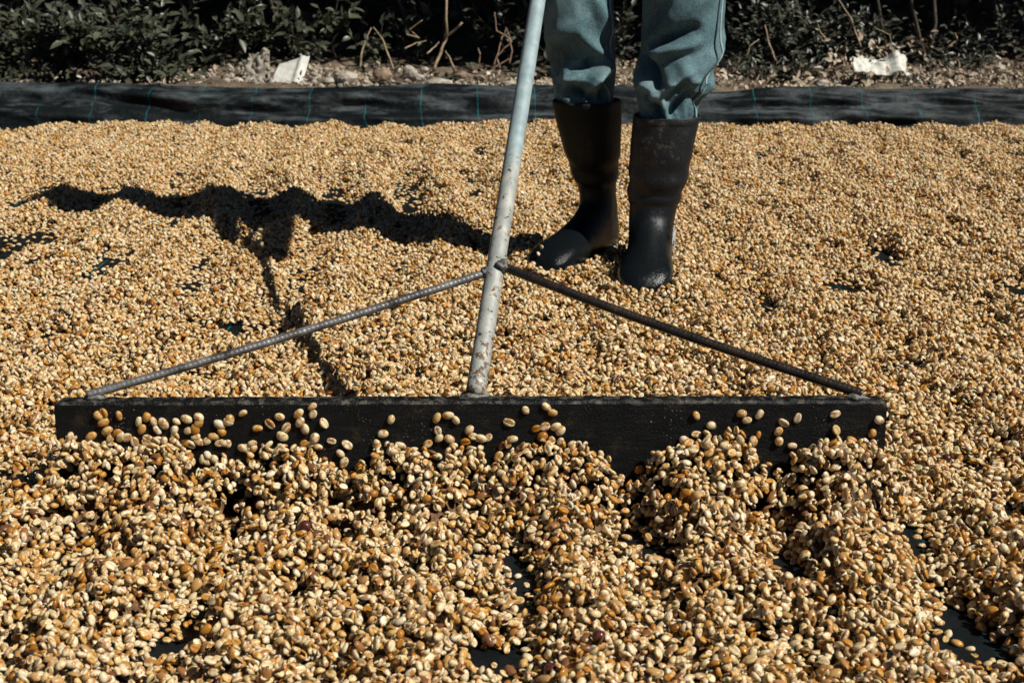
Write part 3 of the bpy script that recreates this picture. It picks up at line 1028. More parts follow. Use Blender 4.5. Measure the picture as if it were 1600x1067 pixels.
# beans stuck to the wet face of the blade: photo positions
ST = []
for x, y in [(305, 215), (330, 205), (330, 248), (408, 215), (508, 245), (522, 282), (580, 245), (630, 255), (600, 285), (695, 245), (745, 232), (805, 225), (803, 255),
             (685, 285), (688, 315), (755, 290), (788, 283), (350, 290), (398, 300), (365, 328), (270, 318), (447, 322), (487, 345), (542, 352), (523, 380), (570, 375),
             (600, 335), (632, 338), (682, 340), (638, 375), (670, 377), (765, 358), (808, 345), (848, 342), (880, 320), (910, 260), (952, 247), (920, 296), (912, 352), (952, 355),
             (1025, 205), (1025, 375), (1072, 355), (1160, 258), (1240, 275), (1208, 223), (1222, 318), (1303, 208), (1310, 250), (1335, 283), (1370, 172), (1430, 255),
             (1383, 328), (1328, 355), (1362, 358), (1400, 372), (1467, 343), (1545, 362), (1512, 405), (125, 350), (152, 383), (195, 415), (238, 420), (155, 433), (282, 435), (165, 470), (790, 320), (825, 430), (885, 432), (775, 440), (845, 445)]:
    ST.append((60 + x / 3.2, 580 + y / 3.2))
for x, y in [(68, 893), (108, 918), (178, 968), (14, 972), (20, 1010), (75, 1015), (158, 1030), (277, 1008), (384, 930), (470, 868), (378, 1040), (350, 1050), (525, 962), (570, 952), (628, 953),
             (557, 1003), (605, 1028), (610, 880), (578, 850), (715, 1045), (400, 1018)]:
    ST.append((680 + x / 3.33, 380 + y / 3.33 * 0.9997 - 0))
for x, y in [(388, 307), (218, 372), (135, 318), (135, 420), (70, 455), (103, 472), (240, 460), (268, 486), (478, 425), (450, 460), (592, 405), (698, 332), (908, 310), (486, 312), (405, 498),
             (355, 523), (455, 565), (420, 535), (915, 470), (970, 470), (1073, 465), (962, 510), (1022, 518), (1105, 520), (1150, 525), (325, 590), (208, 530)]:
    ST.append((1050 + x / 3.555, 560 + y / 3.555))
rs = random.Random(8)
for k in range(64):                            # clinging lower down, above the heap
    px = rs.uniform(110, 1375); py = rs.uniform(688, 735) if k % 3 else rs.uniform(645, 700)
    ST.append((px, py))
for (px, py) in ST:
    p = at_depth(px, py, BLADE_Y)
    p[1] += 0.003 * math.sin(3.0 * p[0] + 0.4) + (p[2] - BLADE_Z) * 0.03 - 0.0016
    vi = rs.randrange(5)
    o = bpy.data.objects.new('stuck_bean', BEAN_ME[vi]); C.objects.link(o)
    o.location = p
    flip = rs.random() < 0.3
    mtx = Euler((math.radians(90 + (180 if flip else 0)) + rs.gauss(0, .22), rs.gauss(0, .25), 0)).to_matrix()
    spin = Matrix.Rotation(rs.random() * 6.28, 3, 'Y')
    o.rotation_euler = (spin @ mtx).to_euler()
    s = 1.12 + rs.gauss(0, .09); o.scale = (s, s, s)
    tag(o, 'single coffee bean stuck to the black front face of the rake blade', 'coffee bean', 'coffee beans stuck to the rake blade')

# beans stuck to the wet toes of the boots
for px, py, Y, dr, lab in [(841, 397, 2.745, 1.2, 'coffee bean stuck on the toe of the shaded left boot'), (833, 412, 2.735, .4, 'coffee bean at the tip of the shaded left boot, lowest of three'),
                       (846, 386, 2.755, 2.0, 'coffee bean stuck highest on the toe of the shaded left boot'), (1000, 449, 2.58, .2, 'coffee bean stuck on the toe of the right boot'),
                       (972, 447, 2.60, 1.0, 'coffee bean against the inner side of the right boot toe'), (1044, 424, 2.67, 2.2, 'coffee bean on the outer side of the right boot')]:
    o = bpy.data.objects.new('stuck_bean', BEAN_ME[int(px) % 5]); C.objects.link(o)
    o.location = at_depth(px, py, Y); o.rotation_euler = (1.2, .3, dr); o.scale = (1.05,) * 3
    tag(o, lab, 'coffee bean', 'coffee beans stuck to the boots')

# ------------------------------------------------------------------ the person (only knees and boots are in the frame)
person = empty('person', (0.20, 2.86, -0.012))
tag(person, 'person in teal denim trousers and black rubber boots holding the rake handle', 'person')
PO = Vector(person.location)
SOLE_Z = -0.021


def boot(name_, frame, lean, label, residue=False, h=0.325, slim=1.0):
    heel, d = frame
    RUB = M['rubber'] if residue else M['shaderubber']
    side = np.array([-d[1], d[0]]) / np.linalg.norm(d)
    # u forward from the heel, z up: (front u,z), (back u,z), half width
    R = [((.118, h), (-.004, h), .064), ((.117, h - .012), (-.004, h - .012), .0635), ((.116, h - .05), (-.003, h - .05), .061), ((.113, h - .11), (.000, h - .11), .057), ((.108, h - .16), (.004, h - .165), .051),
         ((.106, .135), (.008, .125), .045), ((.112, .112), (.006, .085), .0425), ((.128, .098), (.000, .050), .041), ((.148, .088), (-.002, .018), .041),
         ((.170, .079), (.040, .006), .042), ((.195, .070), (.110, .004), .045), ((.220, .064), (.180, .004), .0485), ((.245, .059), (.225, .004), .0495),
         ((.268, .051), (.258, .005), .046), ((.287, .037), (.282, .008), .036), ((.297, .022), (.295, .012), .018)]
    # densify
    ns = 28
    rings = []
    nR = len(R)
    def cr(p0, p1, p2, p3, t): return 0.5 * (2 * p1 + (p2 - p0) * t + (2 * p0 - 5 * p1 + 4 * p2 - p3) * t * t + (3 * p1 - p0 - 3 * p2 + p3) * t ** 3)
    A = np.array([[*a, *b, w] for a, b, w in R])
    for row in A:
        zc_ = (row[1] + row[3]) / 2
        k_ = 1 - (1 - slim) * math.exp(-((zc_ - .13) / .075) ** 2)
        cu_ = (row[0] + row[2]) / 2
        row[0] = cu_ + (row[0] - cu_) * k_; row[2] = cu_ + (row[2] - cu_) * k_; row[4] *= k_
    for i in range(nR - 1):
        for s in range(4):
            rings.append(cr(A[max(i - 1, 0)], A[i], A[i + 1], A[min(i + 2, nR - 1)], s / 4))
    rings.append(A[-1])
    V = []
    for k, (fu, fz, bu, bz, w) in enumerate(rings):
        cu, cz = (fu + bu) / 2, (fz + bz) / 2
        hu, hz = (fu - bu) / 2, (fz - bz) / 2
        for j in range(ns):
            th = 2 * math.pi * j / ns
            c, s = math.cos(th), math.sin(th)
            e = 0.86
            c2 = math.copysign(abs(c) ** e, c); s2 = math.copysign(abs(s) ** e, s)
            u = cu + hu * c2; z = cz + hz * c2; v_ = w * s2
            if fz > 0.15:      # wrinkles of the shaft and ankle
                wr = 0.0042 * math.sin(z * 120 + 2.2 * math.sin(th + 1.0) + (3 if residue else 0)) * math.exp(-((z - 0.165) / 0.05) ** 2)
                wr += 0.0035 * mnoise.noise(Vector((u * 14, v_ * 14, z * 9 + (5 if residue else 0))))
                u += wr * c; v_ += wr * s
            hgt = max(0.0, z - 0.10) / (h - 0.10)
            x = heel[0] + d[0] * u + side[0] * v_ + lean[0] * hgt
            y = heel[1] + d[1] * u + side[1] * v_ + lean[1] * hgt
            V.append((x, y, z + SOLE_Z + 0.012))
    F = ring_faces(len(rings), ns, cap0=False, cap1=True)
    b = _child('boot', V, F, RUB, person, PO, True, 1)
    b['label'] = label
    so = b.modifiers.new('thick', 'SOLIDIFY'); so.thickness = 0.0035; so.offset = -1
    b.modifiers.move(1, 0)
    # collar band
    col = []
    for (dz, ex) in ((-.017, .0005), (-.015, .003), (-.003, .0036), (.001, .0015)):
        for j in range(36):
            th = 2 * math.pi * j / 36
            c, s = math.cos(th), math.sin(th)
            c2 = math.copysign(abs(c) ** .86, c); s2 = math.copysign(abs(s) ** .86, s)
            u = .057 + (.061 + ex) * c2; v_ = (.064 + ex) * s2
            z = h + dz; hgt = (z - .10) / (h - .10)
            wr = 0.0035 * mnoise.noise(Vector((u * 14, v_ * 14, z * 9 + (5 if residue else 0))))
            u += wr * c; v_ += wr * s
            col.append((heel[0] + d[0] * u + side[0] * v_ + lean[0] * hgt, heel[1] + d[1] * u + side[1] * v_ + lean[1] * hgt, z + SOLE_Z + .012))
    _child('collar', col, ring_faces(4, 36, False, False), RUB, b, PO, True, 1)
    # sole: outline with heel block and welt
    outl = [(-.008, 0), (-.004, .024), (.02, .040), (.06, .042), (.11, .041), (.17, .047), (.22, .053), (.26, .050), (.288, .036), (.303, 0)]
    outl = outl + [(u, -w) for u, w in outl[-2:0:-1]]
    V = []
    m_ = len(outl)
    for (dz, g) in ((-.012, .97), (-.002, 1.0), (.010, 1.02), (.0125, 1.0)):
        for (u, w) in outl:
            uu = .147 + (u - .147) * g; ww = w * g
            V.append((heel[0] + d[0] * uu + side[0] * ww, heel[1] + d[1] * uu + side[1] * ww, SOLE_Z + .012 + dz))
    _child('sole', V, ring_faces(4, m_), RUB, b, PO, True, 1)
    # moulded toe cap rim
    V = []
    for k in range(25):
        th = -math.pi * 0.5 + math.pi * k / 24
        u, v_ = .236, .0505 * math.sin(th)
        zz = .010 + .0515 * max(0, math.cos(th)) ** 0.75
        V.append(Vector((heel[0] + d[0] * u + side[0] * v_, heel[1] + d[1] * u + side[1] * v_, zz + SOLE_Z + .012)))
    v, f = tube(V, .0022, 6)
    _child('toe_rim', v, f, RUB, b, PO, True, 0)
    if residue:                      # dried pale smear on the outer ankle: thin crust over the rubber
        V, F = [], []
        nu, nz_ = 14, 26
        base = len(V)
        keep = {}
        for iz in range(nz_):
            for iu in range(nu):
                z = .030 + .085 * iz / (nz_ - 1)
                u = .080 + .055 * iu / (nu - 1) + (z - .03) * -.12
                w = .0435 + (.002 if z < .09 else .002 + (z - .09) * .12)
                bulge = w * (1 - .35 * ((u - .09) / .06) ** 2) + .0042
                r_ = mnoise.noise(Vector((u * 90, z * 55, 2.0))) + .55 - 1.5 * abs(iu / (nu - 1) - .5) - .7 * abs(iz / (nz_ - 1) - .5)
                keep[(iu, iz)] = r_ > 0
                hg = max(0, z - .10) / (h - .10)
                V.append((heel[0] + d[0] * u + side[0] * bulge + lean[0] * hg, heel[1] + d[1] * u + side[1] * bulge + lean[1] * hg, z + SOLE_Z + .012))
        for iz in range(nz_ - 1):
            for iu in range(nu - 1):
                if all(keep[q] for q in ((iu, iz), (iu + 1, iz), (iu, iz + 1), (iu + 1, iz + 1))):
                    a = iz * nu + iu
                    F.append((a, a + 1, a + nu + 1, a + nu))
        rm = _child('dried_smear', V, F, M['residue'], b, PO, True, 0)
        sm = rm.modifiers.new('thick', 'SOLIDIFY'); sm.thickness = 0.002; sm.offset = 0
    return b


rimL = at(918, 172, 0.31); rimR = at(1043, 190, 0.31)
def lean_for(frame, rim):
    heel, d = frame
    return (rim[0] - (heel[0] + d[0] * .057), rim[1] - (heel[1] + d[1] * .057))
LL = (-0.033, -0.035)
LR = (0.025, 0.000)
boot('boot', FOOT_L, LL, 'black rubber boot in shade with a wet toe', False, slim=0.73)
boot('boot', FOOT_R, LR, 'dusty black rubber boot with pale smear at the ankle', True, h=0.310)


def leg_mesh(path, radii, folds, seed, ns=96, nz=150):
    """path: list of (x,y,z) top to bottom; folds: (phi, z, dphi, dz, halfwidth, amp) ridge/valley segments"""
    path = np.array(path, float); radii = np.array(radii, float)
    tt = np.linspace(0, len(path) - 1, nz)
    V = []
    for t in tt:
        i = min(int(t), len(path) - 2); a = t - i
        p0, p1, p2, p3 = path[max(i - 1, 0)], path[i], path[i + 1], path[min(i + 2, len(path) - 1)]
        p = 0.5 * (2 * p1 + (p2 - p0) * a + (2 * p0 - 5 * p1 + 4 * p2 - p3) * a * a + (3 * p1 - p0 - 3 * p2 + p3) * a ** 3)
        q0, q1, q2, q3 = radii[max(i - 1, 0)], radii[i], radii[i + 1], radii[min(i + 2, len(path) - 1)]
        r = 0.5 * (2 * q1 + (q2 - q0) * a + (2 * q0 - 5 * q1 + 4 * q2 - q3) * a * a + (3 * q1 - q0 - 3 * q2 + q3) * a ** 3)
        z = p[2]
        for j in range(ns):
            phi = 2 * math.pi * j / ns - math.pi          # 0 faces the camera (-Y), + to the right of the picture
            D = 0.0
            for (fp, fz, dp, dz, hw, amp) in folds:
                # distance to a segment in (phi*r, z)
                ux, uz = dp * .075, dz
                wx, wz = (phi - fp) * .075, z - fz
                L2 = ux * ux + uz * uz
                s = max(-1, min(1, (wx * ux + wz * uz) / L2))
                dd = math.hypot(wx - s * ux, wz - s * uz)
                D += 1.7 * amp * math.exp(-(dd / hw) ** 2) * (1 - 0.5 * s * s)
            D += 0.0035 * mnoise.noise(Vector((math.sin(phi) * 1.5, math.cos(phi) * 1.5, z * 9 + seed)))
            cr_ = 1 - abs(mnoise.noise(Vector((math.sin(phi) * 2.2 + z * 6, math.cos(phi) * 2.2, z * 22 + seed * 2))))
            D += 0.0055 * cr_ ** 5 * max(0.0, min(1.0, (.50 - z) / .12))
            D += 0.0016 * mnoise.noise(Vector((math.sin(phi) * 4, math.cos(phi) * 4, z * 26 + seed)))
            V.append((p[0] + math.sin(phi) * (r[0] + D), p[1] - math.cos(phi) * (r[1] + D), z))
    return V, ring_faces(nz, ns, False, False), ns, nz


# folds: right-hand leg in the picture
FR = [(-0.35, .455, .50, .016, .011, -.020), (-0.30, .432, .55, .012, .013, .014), (-0.75, .385, .45, -.030, .016, -.022), (-0.30, .352, .50, .020, .011, .017),
      (0.15, .365, .30, .018, .010, -.016), (0.45, .372, .40, -.030, .013, .013), (0.35, .335, .35, .022, .012, -.017), (-0.55, .325, .25, -.020, .009, -.013), (-0.2, .315, .12, -.022, .007, .011),
      (0.9, .415, .45, .035, .016, .009), (0.85, .340, .4, -.02, .012, -.010), (0.2, .52, .5, .03, .02, .008), (-.9, .50, .3, .03, .02, -.010), (1.5, .36, .3, .02, .014, .010), (1.7, .45, .3, .02, .016, -.009)]
FL = [(-0.55, .455, .5, .02, .02, .008), (0.35, .425, .35, -.028, .014, .012), (0.05, .392, .45, .012, .012, -.018), (0.45, .375, .28, .020, .010, .015), (-0.45, .365, .35, .018, .012, .013),
      (-0.25, .342, .40, -.012, .009, -.016), (0.15, .352, .22, .022, .008, .012), (-0.65, .325, .3, -.014, .009, .010), (0.75, .345, .25, .02, .010, -.014), (0.6, .50, .3, -.04, .015, .008), (-.9, .40, .4, .03, .016, -.010)]

hipL, hipR = np.array([.115, 3.06, .86]), np.array([.315, 3.04, .86])
rl, rr_ = np.array([FOOT_L[0][0] + FOOT_L[1][0] * .057 + LL[0], FOOT_L[0][1] + FOOT_L[1][1] * .057 + LL[1]]), np.array([FOOT_R[0][0] + FOOT_R[1][0] * .057 + LR[0], FOOT_R[0][1] + FOOT_R[1][1] * .057 + LR[1]])
pathL = [hipL, (.120, 3.03, .72), (.128, 2.97, .58), (.133, 2.945, .50), (.140, 2.945, .42), (rl[0] - .006, rl[1] - .005, .36), (rl[0], rl[1], .315), (rl[0], rl[1], .27)]
radL = [(.098, .105), (.088, .095), (.076, .080), (.073, .077), (.068, .072), (.063, .069), (.054, .055), (.048, .049)]
pathR = [hipR, (.322, 2.98, .72), (.335, 2.89, .58), (.338, 2.865, .50), (.330, 2.855, .42), (rr_[0] + .006, rr_[1] + .004, .37), (rr_[0] + .002, rr_[1], .325), (rr_[0], rr_[1], .27)]
radR = [(.100, .108), (.092, .098), (.083, .086), (.080, .083), (.077, .078), (.071, .073), (.057, .056), (.050, .050)]
g = Geo()
vl = leg_mesh(pathL, radL, FL, 3.0); vr = leg_mesh(pathR, radR, FR, 8.0)
g.add(vl[:2]); g.add(vr[:2])
# seat of the trousers
V = []
pel = [((.215, 3.055, 1.02), .165, .115), ((.215, 3.055, .96), .175, .122), ((.215, 3.055, .90), .185, .128), ((.215, 3.05, .84), .188, .125), ((.215, 3.05, .79), .150, .095), ((.215, 3.05, .765), .06, .05)]
for c, a, b in pel:
    for j in range(40):
        th = 2 * math.pi * j / 40
        V.append((c[0] + a * math.sin(th), c[1] - b * math.cos(th), c[2]))
g.add((V, ring_faces(len(pel), 40)))
tr = _child('trousers', g.v, g.f, M['denim'], person, PO, True, 0)
tr['label'] = 'teal washed denim trousers tucked into the boots'


def seam(vf, phi, m, lift=0.0015, r=0.0016):
    V, _, ns, nz = vf
    pts = []
    for k in range(20, nz - 10, 2):
        jf = (phi(k / nz) + math.pi) / (2 * math.pi) * ns
        j = int(jf) % ns; a = jf - int(jf)
        p = Vector(V[k * ns + j]).lerp(Vector(V[k * ns + (j + 1) % ns]), a)
        cx_ = sum(V[k * ns + q][0] for q in range(0, ns, 8)) / (ns / 8); cy_ = sum(V[k * ns + q][1] for q in range(0, ns, 8)) / (ns / 8)
        n = Vector((p.x - cx_, p.y - cy_, 0)).normalized()
        pts.append(p + n * lift)
    v, f = tube(pts, r, 6)
    o = _child('seam', v, f, m, tr, PO, True, 0)
    return o
seam(vr, lambda t: 0.86 + 0.05 * math.sin(9 * t), M['thread'])['label'] = 'dark outer seam'
seam(vr, lambda t: 1.02 + 0.05 * math.sin(9 * t), M['palethread'], 0.0005, 0.0022)['label'] = 'pale outer seam ridge'
seam(vl, lambda t: 0.98 + 0.04 * math.sin(7 * t), M['palethread'], 0.0008, 0.0020)['label'] = 'pale inner seam ridge'


# body: one continuous skin, arms holding the handle above the frame
HAND_LO, HAND_UP = handle_pt(0.75), handle_pt(0.88)
def squat(p):                     # he bends over his work
    if p.z < 1.12: return p
    k = p.z - 1.12
    return Vector((p.x, p.y - .12 * k, 1.12 + k * .84))
def skin_body(name, verts, edges, root, m, sub=2):
    me = bpy.data.meshes.new(name)
    me.from_pydata([squat(Vector(v[0])) - PO for v in verts], edges, [])
    me.materials.append(m)
    o = bpy.data.objects.new(name, me); C.objects.link(o); o.parent = person
    sk = o.modifiers.new('Skin', 'SKIN'); sk.use_smooth_shade = True
    for i, (p, r) in enumerate(verts):
        s = me.skin_vertices[0].data[i]
        s.radius = r if isinstance(r, tuple) else (r, r)
        s.use_root = (i == root)
    sb = o.modifiers.new('sub', 'SUBSURF'); sb.levels = sub; sb.render_levels = sub
    return o


BV, BE = [], []
def bv(p, r, prev=None):
    BV.append((p, r)); i = len(BV) - 1
    if prev is not None: BE.append((prev, i))
    return i
pel_ = bv((.215, 3.05, .93), .11)
sp1 = bv((.213, 3.03, 1.08), .105, pel_)
sp2 = bv((.208, 2.99, 1.24), .115, sp1)
sp3 = bv((.203, 2.965, 1.36), .095, sp2)
nk = bv((.200, 2.95, 1.45), .05, sp3)
hd1 = bv((.197, 2.925, 1.52), .070, nk)
hd2 = bv((.196, 2.915, 1.60), .082, hd1)
hd3 = bv((.196, 2.92, 1.675), .060, hd2)
nose = bv((.194, 2.825, 1.565), .011, hd2)
for s in (-1, 1):
    bv((.196 + s * .085, 2.93, 1.57), .014, hd2)
for s, hand, elb in ((-1, HAND_UP, (.06, 2.98, .985)), (1, HAND_LO, (.255, 2.80, .985))):
    sh = bv((.203 + s * .17, 2.965, 1.36), .058, sp3)
    ua = bv(((.203 + s * .17) * .5 + elb[0] * .5, 2.965 * .5 + elb[1] * .5, 1.36 * .5 + elb[2] * .5), .050, sh)
    el = bv(elb, .041, ua)
    hv = Vector(hand); ev = Vector(elb)
    hdn = HD.normalized()
    inw = (ev - hv); inw -= hdn * inw.dot(hdn); inw.normalize()
    wr = bv(tuple(hv + inw * .075), .026, el)
    pa = bv(tuple(hv + inw * .034), (.034, .016), wr)
    crs = hdn.cross(inw).normalized()
    for k in range(4):                                    # four fingers curl round the pipe
        o_ = hdn * (.030 - .020 * k)
        ln = (.9, 1.0, .95, .78)[k]
        a1 = bv(tuple(hv + inw * .014 * ln + crs * .024 + o_), .0095, pa)
        a2 = bv(tuple(hv - inw * .014 * ln + crs * .022 + o_), .0088, a1)
        a3 = bv(tuple(hv - inw * .024 * ln - crs * .004 + o_), .0080, a2)
    t1 = bv(tuple(hv + inw * .030 - crs * .024 + hdn * .034), .011, wr)
    t2 = bv(tuple(hv + inw * .004 - crs * .026 + hdn * .040), .0095, t1)
    t3 = bv(tuple(hv - inw * .018 - crs * .012 + hdn * .036), .0085, t2)
skin_body('body', BV, BE, 0, M['skin'])
SV, SE = [], []
def sv(p, r, prev=None):
    SV.append((p, r)); i = len(SV) - 1
    if prev is not None: SE.append((prev, i))
    return i
a = sv((.215, 3.05, .93), .155); b = sv((.213, 3.03, 1.08), .148, a); c = sv((.208, 2.99, 1.24), .155, b); d_ = sv((.203, 2.965, 1.365), .11, c)
for s, elb in ((-1, (.06, 2.98, .985)), (1, (.255, 2.80, .985))):
    p = sv((.203 + s * .165, 2.965, 1.355), .075, d_)
    q = sv((.5 * (.203 + s * .17) + .5 * elb[0], .5 * 2.965 + .5 * elb[1], .5 * 1.36 + .5 * elb[2]), .066, p)
    sv(elb, .056, q)
skin_body('shirt', SV, SE, 0, M['shirt'])
# hat, hair and eyes
V = []
for (r_, z) in ((.135, 1.625), (.138, 1.630), (.10, 1.640), (.097, 1.66), (.092, 1.71), (.07, 1.745), (.03, 1.755)):
    for j in range(32):
        th = 2 * math.pi * j / 32
        V.append(Vector((.196 + r_ * math.cos(th), 2.86 + r_ * 1.08 * math.sin(th), z - .075 + (.012 * math.cos(2 * th) if r_ > .12 else 0))))
hat = _child('hat', V, ring_faces(7, 32, False, True), M['hat'], person, PO, True, 1)
sm = hat.modifiers.new('thick', 'SOLIDIFY'); sm.thickness = .004
v, f = lump((.196, 2.888, 1.512), .085, 5, 3, .12, (1, .95, .9)); _child('hair', v, f, M['hair'], person, PO, True, 0)
for s in (-1, 1):
    v, f = lump((.196 + s * .031, 2.789, 1.518), .011, 2, 2, .02); _child('eye', v, f, M['eye'], person, PO, True, 0)


# ------------------------------------------------------------------ hedge, litter, stones, scraps
class Leaves:
    def __init__(s): s.P, s.A, s.N, s.L, s.W, s.K = [], [], [], [], [], []

    def add(s, p, axis, nrm, L, W, curl): 
        s.P.append(p); s.A.append(axis); s.N.append(nrm); s.L.append(L); s.W.append(W); s.K.append(curl)

    def build(s, name, m, parent=None, origin=(0, 0, 0)):
        P, A, N = (np.array(q, float) for q in (s.P, s.A, s.N))
        L, W, K = (np.array(q, float)[:, None] for q in (s.L, s.W, s.K))
        A /= np.linalg.norm(A, axis=1, keepdims=True) + 1e-9
        B = np.cross(A, N); B /= np.linalg.norm(B, axis=1, keepdims=True) + 1e-9
        N = np.cross(B, A)
        def pt(u, v, h): return P + A * L * u + B * W * v + N * L * h
        c1, c2, c3 = -K * .12, -K * .35, -K * .75
        f_ = .10
        vs = [pt(0, 0, 0), pt(.32, .5, c1 + f_), pt(.32, 0, c1), pt(.32, -.5, c1 + f_), pt(.68, .40, c2 + f_ * .8), pt(.68, 0, c2), pt(.68, -.40, c2 + f_ * .8), pt(1, 0, c3)]
        V = np.stack(vs, 1).reshape(-1, 3) - np.array(origin)
        tri = np.array([(0, 2, 1), (0, 3, 2), (1, 2, 5), (1, 5, 4), (2, 3, 6), (2, 6, 5), (4, 5, 7), (5, 6, 7)])
        n = len(P)
        Fc = (tri[None] + (np.arange(n) * 8)[:, None, None]).reshape(-1, 3)
        me = bpy.data.meshes.new(name)
        me.vertices.add(len(V)); me.vertices.foreach_set('co', V.astype(np.float32).ravel())
        me.loops.add(Fc.size); me.loops.foreach_set('vertex_index', Fc.astype(np.int32).ravel())
        me.polygons.add(len(Fc)); me.polygons.foreach_set('loop_start', np.arange(0, Fc.size, 3, dtype=np.int32))
        me.polygons.foreach_set('loop_total', np.full(len(Fc), 3, np.int32))
        me.update(); me.validate()
        me.materials.append(m)
        o = bpy.data.objects.new(name, me); C.objects.link(o)
        if parent: o.parent = parent
        return o


def gz(x, y): return float(ground_z(np.array([[x]]), np.array([[y]]))[0, 0])


def rvec(r): 
    v = Vector((r.gauss(0, 1), r.gauss(0, 1), r.gauss(0, 1)))
    return v.normalized()


def shrub(name, label, x, y, seed, low, leaf, m, crown, cleaf=.075, group='shrubs of the hedge', cmat=None, whorl=False):
    """low: list of (cx, cy, cz, rx, ry, rz, n) leafy clumps near the ground; crown: same, out of frame, casting the shade"""
    r = random.Random(seed)
    z = gz(x, y)
    root = empty(name, (x, y, z))
    tag(root, label, 'shrub', group)
    O = Vector((x, y, z))
    g = Geo()
    Lf = Leaves()
    # stems
    top = Vector((x + r.uniform(-.1, .1), y - .15, z + 1.1))
    for k in range(3):
        b0 = O + Vector((r.uniform(-.07, .07), r.uniform(-.05, .05), -.03))
        e = top + Vector((r.uniform(-.5, .5), r.uniform(-.5, .3), r.uniform(-.1, .5)))
        pts = [b0.lerp(e, t) + Vector((r.uniform(-.03, .03), r.uniform(-.03, .03), 0)) for t in np.linspace(0, 1, 8)]
        g.add(tube(pts, [max(.003, .009 * (1 - .7 * t)) for t in np.linspace(0, 1, 8)], 7, .25, seed + k))
    # leafy twigs in the low clumps
    for (cx_, cy_, cz_, rx, ry, rz, nt) in low:
        for k in range(nt):
            d = rvec(r)
            q = r.random() ** .4
            tip = Vector((cx_ + d.x * rx * q, cy_ + d.y * ry * q, cz_ + d.z * rz * q))
            dirn = Vector((d.x * .7, -.55 + .5 * d.y, .45 + d.z * .6)).normalized()
            ln = leaf * r.uniform(2.2, 4.2)
            b0 = tip - dirn * ln
            mid = b0.lerp(tip, .5) + Vector((0, 0, -.12 * ln))
            g.add(tube([b0, mid, tip], [leaf * .035, leaf * .03, leaf * .018], 5))
            nl = r.randint(5, 9)
            for i in range(nl):
                t = (i + 1) / nl
                p = b0.lerp(tip, t) + Vector((0, 0, -.12 * ln * 4 * t * (1 - t)))
                ang = i * 2.4 + r.uniform(-.4, .4)
                sx_ = dirn.cross(Vector((0, 0, 1))).normalized(); sy_ = sx_.cross(dirn)
                ax_ = (dirn * r.uniform(.35, .8) + sx_ * math.cos(ang) + sy_ * math.sin(ang) * .6).normalized()
                nn = (Vector((0, -.35, 1)) + rvec(r) * .45).normalized()
                L = leaf * r.uniform(.65, 1.2)
                Lf.add(p, ax_, nn, L, L * r.uniform(.36, .50), r.uniform(-.1, .45))
    _child('stem', g.v, g.f, M['bark'], root, O, True, 0)
    if low:
        Lf.build('foliage', m, root, O)
    Cf = Leaves()
    for (cx_, cy_, cz_, rx, ry, rz, nn_) in crown:
        for k in range(nn_):
            d = rvec(r); q = r.random() ** .45
            p = Vector((cx_ + d.x * rx * q, cy_ + d.y * ry * q, cz_ + d.z * rz * q))
            if p.z < .62: p.z = .62 + r.random() * .3
            L = cleaf * r.uniform(.7, 1.25)
            Cf.add(p, rvec(r), (Vector((0, 0, 1)) + rvec(r) * .6).normalized(), L, L * .48, r.uniform(0, .4))
    if crown:
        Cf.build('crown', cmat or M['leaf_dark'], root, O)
    return root


def Xp(px, Y): return (px - CX) / F_PX * Y * 1.045      # rough world X for a photo column at depth Y
def crown_at(x, n=2300, yo=0): return [(x, 6.30 + yo, 1.25, .85, .95, .55, n), (x + .1, 6.6, 1.9, .9, .9, .5, n // 2)]


shrub('broadleaf_shrub', 'leafy dark shrub at the far left behind the tarp', Xp(60, 5.7), 5.75, 1,
      [(Xp(30, 5.6), 5.62, .30, .30, .16, .17, 46), (Xp(110, 5.5), 5.50, .25, .22, .12, .14, 40), (Xp(10, 5.9), 5.95, .20, .4, .2, .2, 20), (Xp(40, 5.35), 5.36, .13, .25, .06, .05, 22), (Xp(130, 5.4), 5.36, .30, .25, .08, .10, 26)], .052, M['leaf_broad'], crown_at(Xp(20, 5.9)))
shrub('broadleaf_shrub', 'sunlit broad leaved shrub left of the white sack scrap', Xp(220, 5.7), 5.70, 2,
      [(Xp(170, 5.5), 5.45, .24, .22, .10, .13, 46), (Xp(270, 5.5), 5.46, .20, .22, .10, .12, 46), (Xp(230, 5.6), 5.65, .36, .4, .15, .12, 34), (Xp(250, 5.35), 5.34, .14, .28, .06, .05, 30), (Xp(200, 5.4), 5.36, .30, .3, .08, .08, 24)], .050, M['leaf_broad'], crown_at(Xp(210, 5.9)))
shrub('broadleaf_shrub', 'dark broad leaved shrub above the white sack scrap', Xp(450, 5.8), 5.80, 3,
      [(Xp(390, 5.6), 5.58, .30, .22, .12, .12, 34), (Xp(480, 5.6), 5.60, .25, .16, .12, .14, 28), (Xp(350, 5.55), 5.55, .17, .16, .1, .08, 18), (Xp(520, 5.6), 5.7, .33, .2, .1, .08, 14)], .056, M['leaf_broad'], crown_at(Xp(430, 5.9)))
shrub('shaded_shrub', 'deeply shaded shrub behind the bare twigs left of the handle', Xp(680, 6.2), 6.35, 4,
      [(Xp(640, 6.0), 6.0, .28, .3, .12, .14, 12), (Xp(590, 5.8), 5.8, .22, .14, .1, .08, 9), (Xp(790, 6.0), 6.0, .3, .2, .12, .12, 12), (Xp(700, 5.45), 5.45, .13, .10, .05, .05, 7), (Xp(610, 5.5), 5.5, .14, .12, .05, .04, 6), (Xp(820, 5.45), 5.45, .12, .10, .06, .06, 10)], .055, M['leaf_broad'], crown_at(Xp(640, 5.9)))
